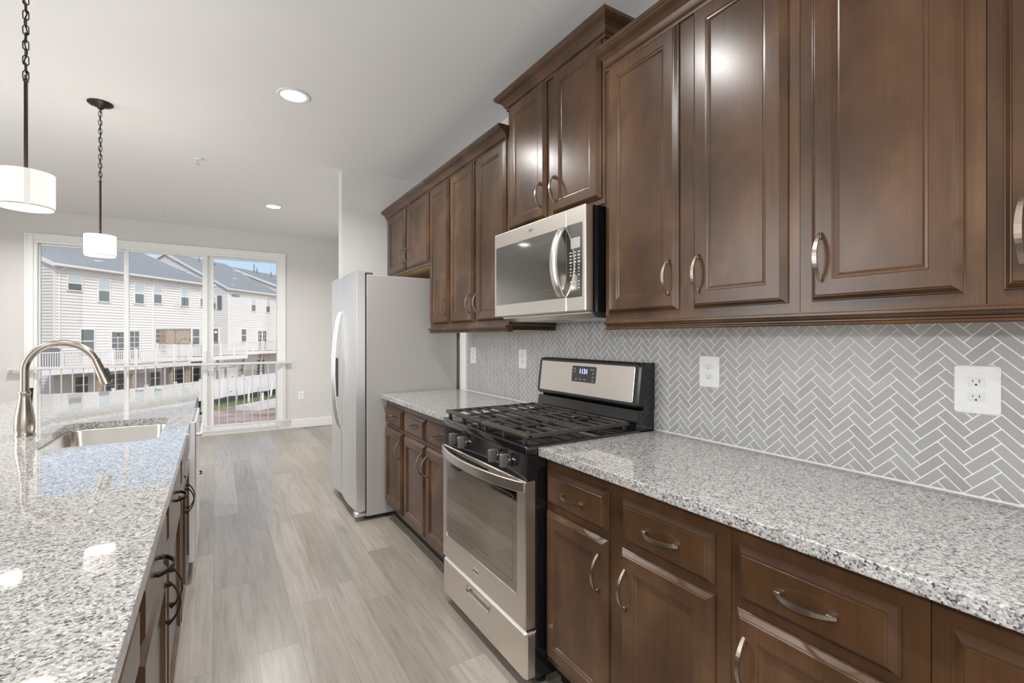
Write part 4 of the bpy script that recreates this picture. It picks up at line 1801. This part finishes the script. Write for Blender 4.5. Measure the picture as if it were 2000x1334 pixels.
# lattice privacy screen standing on the upper deck's left rail
bm = new()
lw, lh = 2.75, 1.12
for k in range(-30, 60):
    for sgn in (1, -1):
        c = k * .085
        # strip u + sgn*v = c, clipped to the panel
        poly = [(0, 0), (lw, 0), (lw, lh), (0, lh)]
        cc = c if sgn > 0 else c - .6
        poly = clip(poly, 1, sgn, cc + .015)
        if len(poly) < 3:
            continue
        poly = clip(poly, -1, -sgn, -(cc - .015))
        if len(poly) < 3:
            continue
        yy = .0 if sgn > 0 else .014
        prism(bm, poly, yy, yy + .012, 'y')
for b_ in ((0, .06, 0, lh), (lw - .06, lw, 0, lh), (0, lw, 0, .05), (0, lw, lh - .05, lh), (lw / 2 - .04, lw / 2 + .04, 0, lh)):
    box(bm, b_[0], b_[1], -.01, .035, b_[2], b_[3])
ls = thing('lattice_screen', 'brown wooden lattice privacy screen on the deck rail, green garland on top', 'privacy screen', E(31.96, 31.05, .80), EROT + R(90))
obj('lattice', bm, 'lattice', ls)
bm = new()
pts = [(x * lw / 30, .01 + .02 * math.sin(x * 2.1), lh + .02 + .02 * math.sin(x * 1.7)) for x in range(31)]
tube(bm, pts, [.045 + .02 * math.sin(i * 2.9) for i in range(31)], 7)
obj('garland', bm, 'ivy', ls, True)['label'] = 'green leafy garland'
# covered grills
for a, p, z, lab, sx in ((23.3, 32.1, -.52, 'grey domed grill cover on the lower deck', 1.3), (35.9, 32.6, -.21, 'dark covered grill at the end of the upper deck', 1.5)):
    bm = new()
    prof = [(-.5, 0), (-.5, .75), (-.42, 1.02), (-.2, 1.18), (.2, 1.18), (.42, 1.02), (.5, .75), (.5, 0)]
    prism(bm, [(x * sx, z_ * 1.03) for x, z_ in prof], 0, .6, 'y')
    bmesh.ops.bevel(bm, geom=list(bm.edges), offset=.05, segments=2, affect='EDGES')
    o_ = obj('covered_grill', bm, 'grillcover', None, True, E(a, p, z), EROT)
    tag(o_, lab, 'grill', 'covered grills')
# vinyl fence
FP = 27.0
fe = thing('vinyl_fence', 'white vinyl privacy fence along the bare yard', 'fence', E(22, FP, GRD), EROT)
npost = 10
for i in range(npost):
    x = i * 2.0 + .6
    bm = new(); box(bm, x - .065, x + .065, -.065, .065, 0, 1.92); box(bm, x - .08, x + .08, -.08, .08, 1.92, 1.96, .01)
    obj('fence_post', bm, 'deckvinyl', fe)
    if i < npost - 1:
        bm = new()
        box(bm, x + .066, x + 1.934, -.02, .02, .08, 1.72)
        box(bm, x + .066, x + 1.934, -.035, .035, .06, .16); box(bm, x + .066, x + 1.934, -.035, .035, 1.70, 1.82)
        for q in range(1, 12):
            box(bm, x + .066 + q * .155, x + .072 + q * .155, -.024, .024, .16, 1.70)
        obj('fence_panel', bm, 'deckvinyl', fe)
bm = new(); box(bm, 9.28, 9.36, -.06, .06, .78, .84, .01)
obj('gate_latch', bm, 'blackm', fe)
# storage boxes / sheds under the upper deck
for a0_, a1_, lab in ((34.9, 36.1, 'pale garden shed with dark handle under the upper deck'), (36.4, 37.7, 'second pale storage cabinet under the upper deck')):
    t = thing('garden_shed', lab, 'shed', E(a0_, 31.7, GRD), EROT)
    bm = new(); box(bm, 0, a1_ - a0_, 0, 1.0, 0, 2.2, .01)
    obj('body', bm, 'siding', t)
    bm = new(); box(bm, .02, (a1_ - a0_) / 2 - .01, -.03, 0, .05, 2.1, .005)
    dd_ = obj('door', bm, 'siding', t)
    bm = new(); box(bm, (a1_ - a0_) / 2 - .12, (a1_ - a0_) / 2 - .08, -.06, -.03, 1.3, 1.42)
    obj('latch', bm, 'blackm', dd_)
# silt fence
sf = thing('silt_fence', 'low black silt fence fabric at the foot of the white fence', 'silt fence', E(22, 26.3, GRD), EROT)
bm = new()
A, B = [], []
for i in range(60):
    x = i * .33
    A.append(bm.verts.new((x, .05 * math.sin(i * 1.3), 0))); B.append(bm.verts.new((x, .05 * math.sin(i * 1.3) + .03, .55 + .025 * math.sin(i * .8))))
for i in range(59):
    bm.faces.new((A[i], A[i + 1], B[i + 1], B[i]))
bmesh.ops.solidify(bm, geom=list(bm.faces), thickness=.02)
obj('fabric', bm, 'silt', sf, True)
for i in range(9):
    bm = new(); box(bm, i * 2.2 + .3, i * 2.2 + .34, -.06, -.02, 0, .95)
    obj('stake', bm, 'wood_stake', sf)
# concrete pad
bm = new(); box(bm, 0, 9, 0, 1.6, 0, .34, .02)
tag(obj('concrete_pad', bm, 'concrete', None, False, E(27.9, 22.0, GRD), EROT), 'pale concrete pad in the bare yard behind the fence line', 'concrete pad')
# grass strip
bm = new()
rg_ = random.Random(3)
for i in range(4200):
    x, y = rg_.uniform(0, 22), abs(rg_.gauss(0, .65))
    hgt = rg_.uniform(.10, .34)
    a = rg_.uniform(0, PI)
    dx, dy = math.cos(a) * .022, math.sin(a) * .022
    lx, ly = rg_.uniform(-.1, .1), rg_.uniform(-.1, .1)
    v = [bm.verts.new(q) for q in ((x - dx, -y - dy, 0), (x + dx, -y + dy, 0), (x + lx, -y + ly, hgt))]
    bm.faces.new(v)
go = obj('grass', bm, 'grass', None, False, E(22, 26.15, GRD), EROT)
tag(go, 'uneven green grass along the silt fence', 'grass', kind='stuff')
# standpipes
for a, p, hgt, lean, lab in ((31.0, 25.2, 1.3, 0, 'white pipe standing in the grass with a bent wire'), (30.4, 23.6, .85, 0, 'short white pipe at the corner of the concrete pad'),
                             (34.0, 25.7, 1.35, .3, 'leaning white pipe in the grass farther right')):
    t = thing('stand_pipe', lab, 'pipe', E(a, p, GRD), EROT, 'white pipes in the yard')
    bm = new(); cyl(bm, (0, 0, 0), (lean, 0, hgt), .075, n=12)
    obj('pipe', bm, 'pvc', t, True)
    if 'wire' in lab:
        bm = new(); tube(bm, [(0, 0, hgt - .1), (-.15, 0, hgt + .35), (-.7, 0, hgt + .8), (-1.25, 0, hgt + 1.05)], .02, 6)
        obj('wire', bm, 'rail', t, True)
    else:
        bm = new(); lathe(bm, [(0, hgt), (.085, hgt), (.085, hgt + .05), (0, hgt + .05)], 12, (lean, 0, 0))
        obj('cap', bm, 'pvc', t)
